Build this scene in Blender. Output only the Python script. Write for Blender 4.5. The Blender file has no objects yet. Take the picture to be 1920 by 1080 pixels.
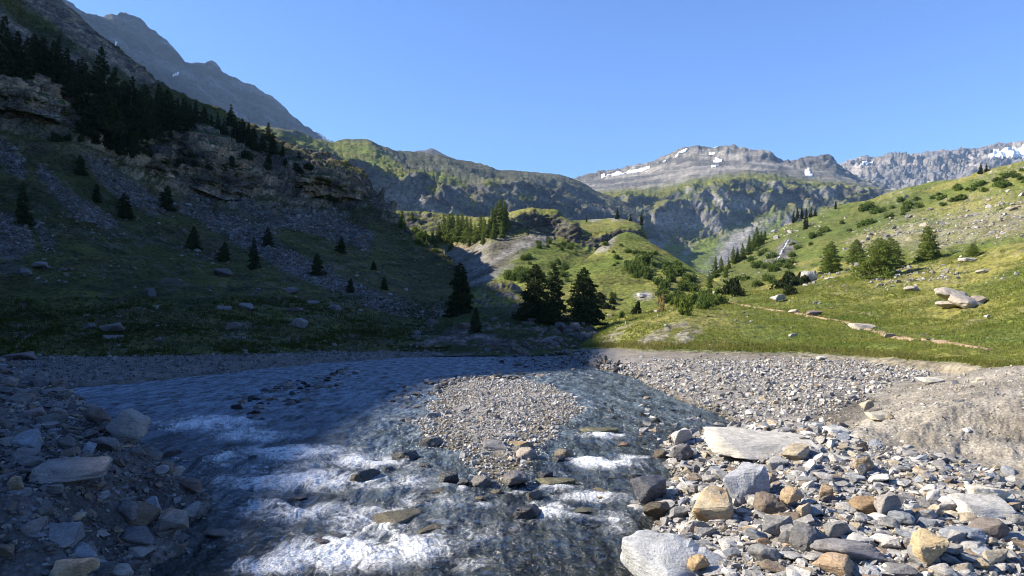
HAZE, SKY, SUN, EXPO, SKYTINT = 5.2e-5, .082, 5.0, 1.40, (.70, .90, 1.24, 1)
import bpy, bmesh, math, random
import numpy as np
from mathutils import Vector, Matrix
from mathutils.bvhtree import BVHTree

random.seed(7); rng = np.random.default_rng(11)
SC = bpy.context.scene
COL = SC.collection
F, CX, HY, H = 1280.0, 960.0, 600.0, 2.8        # focal length in photo pixels, principal column, horizon row, eye height

def P(px, py, D):
    px, py, D = np.asarray(px, float), np.asarray(py, float), np.asarray(D, float)
    return np.stack([(px-CX)/F*D, D+0*px, H+(HY-py)/F*D], -1)

def proj(V):
    return CX+F*V[..., 0]/V[..., 1], HY-F*(V[..., 2]-H)/V[..., 1]

def sstep(a, b, x):
    t = np.clip((x-a)/(b-a), 0, 1); return t*t*(3-2*t)

def lerp(a, b, t): return a+(b-a)*t

# ---------------------------------------------------------------- noise
def _hash(i, j, k):
    h = (i.astype(np.uint32)*np.uint32(374761393)+j.astype(np.uint32)*np.uint32(668265263)+k.astype(np.uint32)*np.uint32(2147483647-58))
    h = (h ^ (h >> np.uint32(13)))*np.uint32(1274126177)
    return h ^ (h >> np.uint32(16))

def pnoise(p):
    p = np.asarray(p, np.float64)
    f = np.floor(p); i = f.astype(np.int64); t = p-f
    u = t*t*t*(t*(t*6-15)+10)
    out = 0
    for dx in (0, 1):
        wx = u[..., 0] if dx else 1-u[..., 0]
        for dy in (0, 1):
            wy = u[..., 1] if dy else 1-u[..., 1]
            for dz in (0, 1):
                wz = u[..., 2] if dz else 1-u[..., 2]
                h = _hash(i[..., 0]+dx, i[..., 1]+dy, i[..., 2]+dz)
                gx = ((h & np.uint32(1023)).astype(float)/511.5-1)
                gy = (((h >> np.uint32(10)) & np.uint32(1023)).astype(float)/511.5-1)
                gz = (((h >> np.uint32(20)) & np.uint32(1023)).astype(float)/511.5-1)
                out = out+wx*wy*wz*(gx*(t[..., 0]-dx)+gy*(t[..., 1]-dy)+gz*(t[..., 2]-dz))
    return out*1.25

def fbm(p, o=5, gain=.5, lac=2.03):
    a, s, n = 1., 0, 0
    for k in range(o):
        s = s+a*pnoise(p+17.3*k); n += a; p = p*lac; a *= gain
    return s/n*1.6

def ridged(p, o=5, gain=.5, lac=2.07):
    a, s, n = 1., 0, 0
    for k in range(o):
        s = s+a*(1-2.2*np.abs(pnoise(p+9.1*k))); n += a; p = p*lac; a *= gain
    return s/n

def gsmooth(a, sig, axis):
    if sig < .3: return a
    r = int(3*sig)+1; k = np.exp(-.5*(np.arange(-r, r+1)/sig)**2); k /= k.sum()
    pad = [(0, 0)]*a.ndim; pad[axis] = (r, r)
    b = np.pad(a, pad, mode='reflect', reflect_type='odd')
    return np.apply_along_axis(lambda m: np.convolve(m, k, 'valid'), axis, b)

def sdf(x, y, poly):
    """signed distance to a polygon, positive inside"""
    poly = np.asarray(poly, float); d = np.full(x.shape, 1e18); ins = np.zeros(x.shape, bool)
    n = len(poly)
    for a in range(n):
        x0, y0 = poly[a]; x1, y1 = poly[(a+1) % n]
        ex, ey = x1-x0, y1-y0; L = ex*ex+ey*ey+1e-12
        t = np.clip(((x-x0)*ex+(y-y0)*ey)/L, 0, 1)
        d = np.minimum(d, (x-x0-t*ex)**2+(y-y0-t*ey)**2)
        c = ((y0 > y) != (y1 > y)) & (x < ex*(y-y0)/(ey if abs(ey) > 1e-9 else 1e-9)+x0)
        ins ^= c
    d = np.sqrt(d); return np.where(ins, d, -d)

def pmask(px, py, polys, soft=6, n=0):
    m = np.zeros(px.shape)
    for q in polys: m = np.maximum(m, sstep(-soft, soft, sdf(px, py, q)+n))
    return m

# ---------------------------------------------------------------- mesh helpers
def mesh_np(name, V, Fc, mat=None, smooth=True, attrs=None, link=True):
    V = np.ascontiguousarray(V, np.float32).reshape(-1, 3); Fc = np.ascontiguousarray(Fc, np.int32)
    me = bpy.data.meshes.new(name); k = Fc.shape[1]; n = len(Fc)
    me.vertices.add(len(V)); me.vertices.foreach_set('co', V.ravel())
    me.loops.add(n*k); me.loops.foreach_set('vertex_index', Fc.ravel())
    me.polygons.add(n)
    me.polygons.foreach_set('loop_start', np.arange(0, n*k, k, dtype=np.int32))
    me.polygons.foreach_set('use_smooth', np.full(n, smooth, bool))
    for an, arr in (attrs or {}).items():
        arr = np.asarray(arr, np.float32)
        if arr.ndim == 2:
            at = me.attributes.new(an, 'FLOAT_COLOR', 'POINT')
            c = np.ones((len(V), 4), np.float32); c[:, :3] = arr; at.data.foreach_set('color', c.ravel())
        else:
            at = me.attributes.new(an, 'FLOAT', 'POINT'); at.data.foreach_set('value', arr)
    me.update(calc_edges=True)
    if mat: me.materials.append(mat)
    o = bpy.data.objects.new(name, me)
    if link: COL.objects.link(o)
    return o

def grid_faces(nv, nu, flip=False):
    i = np.arange(nv*nu).reshape(nv, nu)
    q = np.stack([i[:-1, :-1], i[:-1, 1:], i[1:, 1:], i[1:, :-1]], -1).reshape(-1, 4)
    return q[:, ::-1] if flip else q

def normals(G):
    du = np.gradient(G, axis=1); dv = np.gradient(G, axis=0)
    n = np.cross(du, dv); n /= np.linalg.norm(n, axis=-1, keepdims=True)+1e-12
    return np.where(n[..., 2:3] < -.2, -n, n)

def structure(o): o['kind'] = 'structure'; return o
def stuff(o): o['kind'] = 'stuff'; return o
def tag(o, label, cat, group=None):
    o['label'] = label; o['category'] = cat
    if group: o['group'] = group
    return o

# ---------------------------------------------------------------- materials
def nmat(name):
    m = bpy.data.materials.new(name); m.use_nodes = True
    nt = m.node_tree; nt.nodes.clear()
    out = nt.nodes.new('ShaderNodeOutputMaterial'); return m, nt, out

def N(nt, t, **kw):
    n = nt.nodes.new(t)
    for k, v in kw.items():
        if k.startswith('i_'): n.inputs[k[2:].replace('_', ' ')].default_value = v
        else: setattr(n, k, v)
    return n

def noise_node(nt, vec, scale, detail=5, rough=.6):
    n = N(nt, 'ShaderNodeTexNoise'); n.inputs['Scale'].default_value = scale
    n.inputs['Detail'].default_value = detail; n.inputs['Roughness'].default_value = rough
    nt.links.new(vec, n.inputs['Vector']); return n.outputs['Fac']

def ramp(nt, fac, a, b, lo, hi):
    m = N(nt, 'ShaderNodeMapRange'); m.inputs['From Min'].default_value = a; m.inputs['From Max'].default_value = b
    m.inputs['To Min'].default_value = lo; m.inputs['To Max'].default_value = hi
    nt.links.new(fac, m.inputs['Value']); return m.outputs['Result']

def math_node(nt, op, a, b):
    m = N(nt, 'ShaderNodeMath', operation=op)
    for i, v in enumerate((a, b)):
        if isinstance(v, (int, float)): m.inputs[i].default_value = v
        else: nt.links.new(v, m.inputs[i])
    return m.outputs[0]

def scale_col(nt, col, fac):
    m = N(nt, 'ShaderNodeVectorMath', operation='SCALE'); nt.links.new(col, m.inputs[0]); nt.links.new(fac, m.inputs['Scale'])
    return m.outputs['Vector']

def terrain_mat(name, s1, s2, bump, v1=.45, v2=.5, stretch=(1, 1, 1), rough=.95):
    """colour comes from the surface's own mineral / plant attribute, broken up by two noises"""
    m, nt, out = nmat(name)
    at = N(nt, 'ShaderNodeAttribute', attribute_name='Col'); g = N(nt, 'ShaderNodeNewGeometry')
    mp = N(nt, 'ShaderNodeMapping'); mp.inputs['Scale'].default_value = stretch
    nt.links.new(g.outputs['Position'], mp.inputs['Vector']); vec = mp.outputs['Vector']
    a = noise_node(nt, vec, s1, 4); b = noise_node(nt, vec, s2, 6, .7)
    f = math_node(nt, 'MULTIPLY', ramp(nt, a, .3, .7, 1-v1, 1+v1), ramp(nt, b, .3, .7, 1-v2, 1+v2))
    c = scale_col(nt, at.outputs['Color'], f)
    bs = N(nt, 'ShaderNodeBsdfPrincipled'); bs.inputs['Roughness'].default_value = rough
    bs.inputs['Specular IOR Level'].default_value = .15
    nt.links.new(c, bs.inputs['Base Color'])
    bp = N(nt, 'ShaderNodeBump'); bp.inputs['Distance'].default_value = bump; bp.inputs['Strength'].default_value = .9
    nt.links.new(b, bp.inputs['Height']); nt.links.new(bp.outputs['Normal'], bs.inputs['Normal'])
    nt.links.new(bs.outputs[0], out.inputs[0]); return m

C = lambda *a: np.array(a, float)
GRASS, GDRY, GDARK = C(.092, .118, .022), C(.168, .158, .042), C(.044, .062, .016)
RGREY, RTAN, RDARK, SCREE, DIRT = C(.19, .185, .185), C(.27, .205, .135), C(.095, .095, .10), C(.215, .205, .20), C(.25, .18, .115)
def mixc(a, b, t):
    return a+(b-a)*np.asarray(t)[..., None]

# ---------------------------------------------------------------- lofted terrain
LAYERS = {}
def loft(rows, px0, px1, du, dv, smooth_v=1.2, smooth_u=1.0, back=10):
    nu = int((px1-px0)/du)+1; px = np.linspace(px0, px1, nu)
    R = []
    for r in rows:
        r = sorted(r); a = np.array(r, float)
        R.append((np.interp(px, a[:, 0], a[:, 1]), np.interp(px, a[:, 0], a[:, 2])))
    py, D, vv = [], [], []
    for k in range(len(R)-1):
        gap = np.mean(np.abs(R[k+1][0]-R[k][0]))
        n = max(5, int(gap/dv)) if k < len(R)-2 else back
        for t in np.arange(n)/n:
            py.append(lerp(R[k][0], R[k+1][0], t)); D.append(lerp(R[k][1], R[k+1][1], t)); vv.append(k+t)
    py.append(R[-1][0]); D.append(R[-1][1]); vv.append(len(R)-1)
    py, D, vv = np.array(py), np.array(D), np.array(vv)
    for arr_i in range(2):
        A = (py, D)[arr_i]
        A = gsmooth(gsmooth(A, smooth_v, 0), smooth_u, 1)
        if arr_i == 0: py = A
        else: D = A
    D = np.maximum(D, 2.0)
    G = P(np.broadcast_to(px, py.shape), py, D)
    return G, vv

def vamp(vv, table):
    """per-row amplitude from (row, amplitude) pairs"""
    t = np.array(table, float); return np.interp(vv, t[:, 0], t[:, 1])[:, None]

TREES_ON = []
def make_terrain(name, G, colr, mat, cast=True, step=2, flip=False):
    o = mesh_np(name, G, grid_faces(G.shape[0], G.shape[1], flip), mat, True, {'Col': colr.reshape(-1, 3)})
    structure(o)
    if cast:
        g = G[::step, ::step]
        LAYERS[o.name] = BVHTree.FromPolygons(g.reshape(-1, 3).tolist(), grid_faces(*g.shape[:2]).tolist())
    return o

def cast(px, py, only=None):
    d = Vector(((px-CX)/F, 1, (HY-py)/F)).normalized(); best = None
    for n, b in LAYERS.items():
        if only and n not in only: continue
        h = b.ray_cast(Vector((0, 0, H)), d)
        if h[0] is not None and (best is None or h[3] < best[1]): best = (h[0], h[3], h[1], n)
    return best

def drop(x, y, only=None):
    best = None
    for n, b in LAYERS.items():
        if only and n not in only: continue
        h = b.ray_cast(Vector((x, y, 3000)), Vector((0, 0, -1)))
        if h[0] is not None and (best is None or h[0].z > best): best = h[0].z
    return best
# ================================================================ far mountains
def off(row, dpy, D=None, dD=0):
    return [(a, b+dpy, (D if D else c)+dD) for a, b, c in row]

def jag(row, amp, step=3.5, fr=.06, seed=0.):
    a = np.array(sorted(row), float); x = np.arange(a[0, 0], a[-1, 0], step); q = np.stack([x*fr, 0*x+seed, 0*x], -1)
    y = np.interp(x, a[:, 0], a[:, 1])-amp*(ridged(q, 5, .65)-.35)
    return [(i, j) if a.shape[1] == 2 else (i, j, k) for i, j, k in zip(x, y, np.interp(x, a[:, 0], a[:, -1]))]
def largest(f):
    lab = np.arange(len(f)); own = {}
    par = list(range(len(f)))
    def find(a):
        while par[a] != a: par[a] = par[par[a]]; a = par[a]
        return a
    for i, q in enumerate(f.tolist()):
        for v in q:
            if v in own: par[find(i)] = find(own[v])
            else: own[v] = i
    lab = np.array([find(i) for i in range(len(f))]); u, n = np.unique(lab, return_counts=True)
    return f[lab == u[n.argmax()]]

def snow_patches(name, G, polys, lab, lift):
    px, py = proj(G); nz = fbm(G*.02, 4)*2.2
    made = []
    for q, l in zip(polys, lab):
        m = sdf(px, py, q)+nz*.5 > -0.6
        f = grid_faces(*G.shape[:2]); mm = m.ravel(); keep = mm[f].all(1)
        if keep.sum() < 2: continue
        f = largest(f[keep]); ids, inv = np.unique(f, return_inverse=True)
        V = G.reshape(-1, 3)[ids]+C(0, -lift, lift*.8)
        o = mesh_np('snow_patch', V, inv.reshape(f.shape), M_SNOW, True)
        sol = o.modifiers.new('thick', 'SOLIDIFY'); sol.thickness = lift*1.5; sol.offset = -1
        tag(o, l, 'snow patch', 'snow patches on the far mountains'); made.append(o)
    return made

m, nt, out = nmat('old_snow'); bs = N(nt, 'ShaderNodeBsdfPrincipled'); g = N(nt, 'ShaderNodeNewGeometry')
nn = noise_node(nt, g.outputs['Position'], .05, 5)
cr = N(nt, 'ShaderNodeMix', data_type='RGBA'); cr.inputs['A'].default_value = (.62, .62, .63, 1); cr.inputs['B'].default_value = (.85, .86, .88, 1)
nt.links.new(nn, cr.inputs['Factor']); nt.links.new(cr.outputs['Result'], bs.inputs['Base Color'])
bs.inputs['Roughness'].default_value = .8; nt.links.new(bs.outputs[0], out.inputs[0]); M_SNOW = m

def slope_colour(G, n, px, py, rock, grass, lo=.5, hi=.75, k=1.):
    s = n[..., 2]+k*.18*fbm(G*C(.02, .02, .02), 4)
    return mixc(rock, grass, sstep(lo, hi, s))

# ---- high peak on the left (shaded, hazy)
def plane(row, c=1407., kx=1.05, ky=.40):      # a face that looks away from the sun
    return [(a, b, c/(kx*(960-a)/1280+ky-(600-b)/1280)) for a, b in row]
sky = [(-60, -110), (0, -60), (120, 0), (158, 28), (178, 32), (195, 35), (210, 29), (228, 24), (236, 25), (240, 30), (250, 33), (265, 42), (290, 62), (308, 76), (320, 90), (345, 120), (358, 123), (372, 122), (385, 118), (398, 116), (404, 120), (415, 135), (432, 145), (450, 152), (470, 160), (490, 170), (505, 178), (520, 188), (530, 200), (545, 217), (558, 228), (570, 238), (600, 257), (640, 277), (700, 305)]
sky = jag(sky, 8.5, 2.5, .045, 2.)
rows = [[(-60, 420), (700, 420)], [(-60, 200), (100, 240), (400, 330), (700, 380)], [(-60, 10), (158, 120), (300, 190), (400, 240), (470, 280), (600, 305), (700, 345)]]
G, vv = loft([plane(rows[0], 1290), plane(rows[1], 1360), plane(rows[2], 1380), plane(sky), [(a, b+60, c+120) for a, b, c in plane(sky)], [(a, b+260, c+700) for a, b, c in plane(sky)]], -60, 700, 2.2, 2.0, .8, .4)
n = normals(G); am = vamp(vv, [(0, 20), (1, 60), (2, 60), (2.8, 40), (3, 12), (4, 16), (5, 40)])
G = G+n*(am*(.8*ridged(G*C(.0045, .0045, .0022), 4, .55)+.75*ridged(G*C(.013, .013, .010), 7, .68)-.55))[..., None]
n = normals(G); px, py = proj(G)
c = mixc(C(.022, .027, .038), C(.10, .105, .118), sstep(-.3, .5, fbm(G*C(.006, .006, .02), 5)))
M_FAR = terrain_mat('far_rock', .008, .05, 14, .35, .6, (1, 1, 2.0))
make_terrain('mountain', G, c, M_FAR, False)
SN = snow_patches('snow', G, [[(212, 82), (222, 76), (224, 82), (216, 88)], [(322, 140), (336, 134), (337, 140), (326, 146)], [(598, 252), (622, 264), (628, 270), (606, 264)]],
                  ['thin snow scrap on the shaded tall peak under its summit', 'small snow streak in the notch of the shaded tall peak', 'pale snow sliver at the foot of the descending shaded ridge'], 3)

# ---- small dark summit behind the middle ridge
sky = [(600, 300, 2500), (760, 292, 2500), (780, 280, 2500), (797, 279, 2500), (809, 274, 2500), (822, 280, 2500), (840, 290, 2500), (880, 310, 2500), (960, 345, 2500)]
G, vv = loft([[(600, 420, 2200), (960, 420, 2200)], sky, off(sky, 80, None, 300)], 600, 960, 3, 3, 1, .5)
n = normals(G); G = G+n*(vamp(vv, [(0, 15), (.9, 12), (1, 4), (2, 10)])*ridged(G*.006, 5))[..., None]
make_terrain('mountain', G, np.broadcast_to(C(.12, .12, .13), G.shape), M_FAR, False)

# ---- green and rocky ridge closing the valley
sky = [(380, 215, 1000), (440, 222, 1000), (500, 238, 1000), (525, 243, 1010), (560, 256, 1040), (590, 262, 1080), (625, 268, 1120), (650, 263, 1150), (690, 264, 1170), (712, 275, 1190), (740, 281, 1200), (790, 287, 1240),
       (820, 291, 1260), (850, 298, 1280), (880, 304, 1290), (905, 309, 1300), (935, 318, 1320), (965, 320, 1330), (1010, 325, 1350), (1050, 331, 1370), (1085, 343, 1390), (1110, 360, 1400), (1200, 400, 1420)]
mid = [(380, 265, 820), (500, 278, 825), (560, 292, 830), (640, 318, 850), (700, 330, 870), (760, 348, 890), (830, 352, 915), (900, 360, 950), (960, 364, 1000), (1020, 368, 1080), (1060, 372, 1150), (1200, 420, 1250)]
sky = jag(sky, 3.5, 3, .04, 5.)
low = [(380, 340, 780), (560, 360, 790), (650, 382, 800), (740, 400, 820), (850, 412, 850), (950, 412, 900), (1040, 412, 980), (1200, 450, 1150)]
G, vv = loft([[(380, 480, 640), (1200, 480, 900)], low, mid, sky, off(sky, 90, None, 500)], 380, 1200, 2.0, 1.9, 1.2, .6)
n = normals(G); a = math.radians(38)
q = np.stack([G[..., 0]*math.cos(a)+G[..., 2]*math.sin(a)*1.0, G[..., 1]*.7, (G[..., 2]*math.cos(a)-G[..., 0]*math.sin(a))*.45], -1)   # spurs run down to the right
am = vamp(vv, [(0, 8), (.7, 14), (1, 24), (1.8, 26), (2.1, 19), (2.8, 15), (3, 4), (4, 20)])
d0 = ridged(q*.0075, 3, .5); d1 = ridged(G*C(.022, .022, .014), 7, .66)
ah = vamp(vv, [(0, 8), (1, 24), (1.8, 26), (2.1, 14), (2.8, 8), (3, 3), (4, 20)])
G = G+n*(am*(1.1*d0-.45)+ah*.85*d1)[..., None]
n = normals(G); px, py = proj(G); nz = fbm(G*.03, 5)
meadow = pmask(px, py, [[(490, 236), (560, 254), (640, 262), (690, 264), (735, 296), (775, 338), (720, 325), (660, 305), (600, 300), (560, 280), (500, 262)],
                        [(770, 318), (830, 322), (872, 342), (872, 350), (800, 338)], [(790, 345), (815, 350), (830, 365), (800, 358)], [(925, 358), (1000, 366), (1002, 375), (930, 366)],
                        [(860, 372), (885, 370), (895, 385), (870, 392)], [(905, 335), (940, 340), (935, 352), (908, 348)]], 5, nz*9)
rock = mixc(C(.065, .068, .078), C(.19, .18, .165), sstep(-.25, .55, fbm(G*C(.012, .012, .04), 5)))
gr = mixc(GRASS*.62, GDRY*.55, sstep(-.4, .8, nz))
c = mixc(rock, gr*.72, sstep(.60, .84, n[..., 2]+.26*nz)*.6)
c = mixc(c, mixc(GRASS*1.0, GDRY*.8, sstep(-.4, .8, nz)), meadow*sstep(.35, .6, n[..., 2]+.2*nz))
M_MID = terrain_mat('ridge_rock', .03, .16, 5, .35, .7, (1, 1, 1.5))
make_terrain('mountain', G, c, M_MID, False)

# ---- flat topped massif with cliffs on the right
sky = [(980, 360, 2300), (1060, 345, 2300), (1085, 335, 2420), (1110, 328, 2420), (1150, 321, 2420), (1200, 311, 2400), (1222, 305, 2360), (1245, 297, 2250), (1262, 288, 2240), (1280, 279, 2230), (1295, 275, 2230), (1330, 276, 2230), (1350, 277, 2230),
       (1372, 274, 2230), (1388, 280, 2220), (1410, 281, 2220), (1425, 279, 2220), (1440, 284, 2210), (1452, 297, 2200), (1463, 305, 2200), (1480, 308, 2180), (1500, 301, 2160), (1520, 294, 2150), (1540, 290, 2150), (1548, 290, 2150), (1556, 293, 2150), (1566, 307, 2160), (1580, 322, 2160), (1600, 335, 2150), (1630, 348, 2150), (1700, 365, 2150), (1800, 380, 2150)]
shelfb = [(980, 385, 2000), (1085, 346, 2180), (1150, 338, 2160), (1200, 328, 2150), (1250, 312, 2120), (1300, 304, 2080), (1400, 306, 1980), (1450, 312, 1980), (1500, 322, 1960), (1560, 326, 1960), (1640, 354, 1950), (1800, 385, 1950)]
sky = jag(sky, 2.6, 3, .07, 9.)
top = [(980, 400, 1360), (1060, 372, 1430), (1130, 370, 1430), (1200, 366, 1440), (1240, 368, 1440), (1290, 352, 1460), (1340, 343, 1490), (1400, 336, 1520), (1450, 338, 1550), (1500, 347, 1580), (1560, 352, 1600), (1640, 360, 1560), (1800, 395, 1560)]
base = [(980, 440, 1300), (1060, 432, 1330), (1130, 440, 1330), (1200, 445, 1330), (1240, 462, 1310), (1290, 472, 1310), (1340, 450, 1350), (1380, 428, 1390), (1420, 412, 1420), (1480, 396, 1460), (1560, 392, 1500), (1640, 396, 1520), (1800, 420, 1520)]
G, vv = loft([[(980, 560, 800), (1800, 560, 800)], [(980, 490, 1150), (1800, 490, 1150)], base, top, shelfb, sky, off(sky, 100, None, 700)], 980, 1800, 1.8, 1.6, 1.0, .5)
n = normals(G); a = math.radians(-12)
am = vamp(vv, [(0, 6), (1.6, 8), (2, 26), (2.4, 40), (2.85, 26), (3, 12), (3.5, 9), (4, 9), (4.35, 22), (4.8, 18), (5, 3.5), (6, 20)])
d0 = ridged(G*C(.0125, .0125, .0042)+3.7, 3, .55); d1 = ridged(G*C(.018, .018, .014), 7, .68)
G = G+n*(am*(1.0*d0-.45+.62*d1))[..., None]
n = normals(G); px, py = proj(G); nz = fbm(G*.02, 5); nl = fbm(G*C(.004, .004, .03), 5)
rock = mixc(C(.055, .055, .063), C(.25, .238, .225), sstep(-.3, .5, fbm(G*C(.01, .01, .03), 5)))
deb = mixc(C(.095, .092, .09), C(.25, .23, .20), sstep(-.3, .4, nl))                              # bare debris of the upper shelf
hi = sstep(3.0, 3.5, vv)[:, None]+0*px
c = rock
gr = mixc(GRASS, GDRY*1.05, sstep(-.4, .5, nz))
c = mixc(c, gr*.9, sstep(.50, .72, n[..., 2]+.16*nz)*(1-hi)*.9)
c = mixc(c, deb, hi*sstep(.45, .7, n[..., 2]+.2*nl))
shg = pmask(px, py, [[(1020, 362), (1130, 358), (1230, 360), (1300, 340), (1400, 322), (1480, 330), (1600, 345), (1640, 352), (1640, 362), (1500, 350), (1400, 340), (1300, 356), (1240, 376), (1100, 380), (1030, 378)]], 10, nz*14)
c = mixc(c, mixc(GRASS, GDRY, .6)[None, None], shg*.62*sstep(.45, .75, n[..., 2]+.2*nz))
tal = sstep(1.95, 1.75, vv)[:, None]+0*px
st = fbm(np.stack([px*.03-py*.012, py*.006, 0*px], -1), 4)
c = mixc(c, mixc(mixc(C(.19, .185, .175), GRASS*1.1, sstep(.0, .45, fbm(np.stack([px*.022+py*.014, py*.003, 0*px], -1), 4)+.25*nz)), C(.25, .245, .24), sstep(.25, .5, st)*.6), tal)
make_terrain('mountain', G, c, M_MID, False)
snow_patches('snow', G, [[(1080, 343), (1092, 336), (1125, 328), (1160, 322), (1195, 317), (1218, 311), (1222, 316), (1203, 324), (1165, 329), (1130, 334), (1112, 341), (1090, 345)],
                         [(1252, 298), (1268, 288), (1284, 280), (1291, 279), (1283, 290), (1264, 297)], [(1338, 276), (1359, 275), (1355, 280), (1342, 280)],
                         [(1336, 304), (1341, 296), (1356, 293), (1357, 300), (1352, 304), (1338, 306)], [(1326, 286), (1342, 284), (1340, 290), (1330, 293)], [(1332, 311), (1348, 309), (1347, 313), (1333, 314)],
                         [(1506, 322), (1512, 315), (1522, 313), (1518, 321), (1526, 328), (1522, 333), (1510, 330)], [(1240, 302), (1250, 300), (1249, 304), (1241, 305)], [(1164, 344), (1176, 343), (1174, 347), (1165, 348)]],
             ['long white snow band along the low shoulder of the flat-topped mountain', 'slanting snow strip just under the flat summit edge', 'thin snow line on the crest of the flat-topped mountain',
              'white snow blot below the crest on the flat-topped mountain', 'little broken snow streak above the white snow blot', 'short snow dash under the white snow blot', 'forked snow patch on the pointed dark side summit',
              'tiny snow fleck between the long band and the slanting strip', 'tiny snow fleck below the long white band'], 1.6)

# ---- back range on the far right
sky = [(1500, 330, 3600), (1575, 316, 3600), (1590, 307, 3600), (1620, 300, 3600), (1645, 297, 3600), (1658, 295, 3600), (1672, 300, 3600), (1700, 299, 3600), (1725, 293, 3600), (1748, 288, 3600), (1765, 286, 3600), (1785, 292, 3600), (1810, 286, 3600), (1835, 286, 3650),
       (1850, 281, 3700), (1880, 275, 3700), (1920, 268, 3700), (2000, 255, 3700), (2100, 260, 3700)]
sky = jag(sky, 5, 3, .05, 13.)
sh = [(1500, 345, 3300), (1660, 312, 3350), (1780, 302, 3350), (1840, 296, 3400), (1920, 285, 3450), (2100, 280, 3400)]
G, vv = loft([[(1500, 440, 2600), (2100, 440, 2600)], [(1500, 372, 2900), (2100, 365, 2900)], sh, sky, off(sky, 90, None, 800)], 1500, 2100, 1.8, 1.7, .8, .5)
n = normals(G); am = vamp(vv, [(0, 20), (1, 60), (2, 70), (2.8, 30), (3, 6), (4, 40)])
G = G+n*(am*(.9*ridged(G*C(.0042, .0042, .0015), 3)+1.0*ridged(G*C(.009, .009, .007), 7, .66)-.55))[..., None]
n = normals(G); px, py = proj(G)
c = mixc(C(.15, .145, .15), C(.28, .25, .225), sstep(-.3, .5, fbm(G*C(.006, .006, .015), 5)))
make_terrain('mountain', G, c, M_FAR, False)
snow_patches('snow', G, [[(1598, 314), (1615, 305), (1635, 300), (1648, 299), (1640, 306), (1622, 311), (1615, 317)], [(1594, 334), (1606, 333), (1616, 340), (1610, 345), (1598, 342)],
                         [(1832, 288), (1850, 283), (1885, 277), (1925, 270), (2050, 262), (2050, 305), (1925, 300), (1890, 296), (1862, 302), (1850, 298), (1856, 291)], [(1722, 345), (1735, 341), (1752, 341), (1748, 348), (1726, 350)],
                         [(1738, 316), (1747, 315), (1745, 321), (1739, 322)]],
             ['snow strip on the sunlit shoulder of the back range', 'small snow wedge at the notch below the back range', 'broad white snowfield on the back range at the end of the skyline', 'low snow streak showing above the grassy slope', 'tiny snow spot in the middle of the back range'], 2.5)
# ================================================================ left hillside (in the shade of its own ridge)
def zrow(lst): return lst
ridge = [(-900, None, 100), (-300, None, 148), (0, None, 193), (60, -42, 205), (115, 2, 220), (170, 52, 222), (220, 92, 225), (260, 126, 228), (300, 160, 231), (335, 178, 233), (375, 197, 235), (420, 217, 236), (460, 241, 236),
         (500, 262, 234), (540, 275, 228), (580, 288, 222), (610, 300, 214), (640, 313, 206), (665, 327, 196), (682, 345, 186), (695, 378, 180), (730, 408, 172), (770, 440, 162), (800, 456, 152), (850, 496, 134), (872, 530, 118), (885, 570, 105), (900, 610, 95)]
def py_of_z(z, D): return HY-F*(z-H)/D
ridge = [(a, (py_of_z(108, D) if b is None else b), D) for a, b, D in ridge]
base = [(-900, py_of_z(.3, 18), 18), (-300, py_of_z(.3, 33), 33), (0, 671, 46), (150, 674, 46), (300, 672, 47), (450, 668, 49), (600, 663, 52), (750, 658, 55), (850, 655, 57), (900, 653, 58)]
low = [(-900, 380, 40), (-300, 480, 55), (0, 560, 62), (200, 575, 64), (400, 580, 66), (600, 590, 70), (750, 605, 74), (850, 622, 78), (900, 634, 76)]
cb = [(-900, 0, 75), (-300, 130, 92), (-100, 205, 104), (0, 236, 108), (100, 244, 113), (150, 264, 116), (185, 292, 120), (240, 318, 124), (300, 345, 128), (350, 368, 132), (420, 386, 136), (500, 378, 142), (560, 385, 148), (620, 394, 155), (660, 396, 160), (690, 386, 166), (730, 412, 160), (770, 443, 152), (800, 460, 145), (850, 500, 126), (872, 535, 112), (885, 575, 100), (900, 615, 90)]
ct = [(-900, -100, 78), (-300, 30, 96), (-100, 110, 108), (0, 145, 112), (60, 146, 115), (110, 152, 118), (145, 185, 121), (165, 225, 124), (200, 262, 127), (250, 262, 131), (290, 245, 136), (330, 236, 140), (370, 232, 144), (420, 256, 147), (470, 272, 152), (520, 287, 158), (560, 292, 164), (600, 311, 169), (640, 322, 173), (665, 334, 173), (682, 350, 172), (695, 382, 170), (730, 410, 165), (770, 441.5, 157), (800, 458, 149), (850, 498, 130), (872, 532, 115), (885, 572, 102), (900, 612, 92)]
up = [(-900, -180, 88), (-300, -30, 118), (0, 70, 150), (60, 72, 158), (120, 78, 165), (200, 118, 178), (260, 160, 190), (330, 196, 200), (400, 220, 206), (460, 246, 208), (520, 272, 206), (560, 285, 203), (600, 300, 199), (640, 315, 193), (665, 329, 187), (682, 347, 180), (695, 380, 176), (730, 409, 169), (770, 440.5, 160), (800, 457, 151), (850, 497, 132), (872, 531, 117), (885, 571, 104), (900, 611, 94)]
G, vv = loft([off(base, 30, None, -6), base, low, cb, ct, up, ridge, [(a, b+(18 if a < 640 else 6), c+40) for a, b, c in ridge], [(a, b+160, c+140) for a, b, c in ridge]], -900, 900, 2.3, 2.1, 1.0, .8)
n = normals(G); px, py = proj(G)
edge = sstep(890, 690, px)
am = vamp(vv, [(0, .3), (1, .25), (2, .5), (2.8, 1.0), (3, 3.0), (3.5, 6.0), (3.95, 3.4), (4.3, 1.6), (5, 3.0), (5.6, 4.0), (6, .9), (7, .8), (8, 3)])*(.25+.75*edge)
d = .9*ridged(G*C(.07, .07, .03), 3)+.75*ridged(G*C(.22, .22, .30), 6, .66)-.65
G = G+n*(am*d)[..., None]
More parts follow.
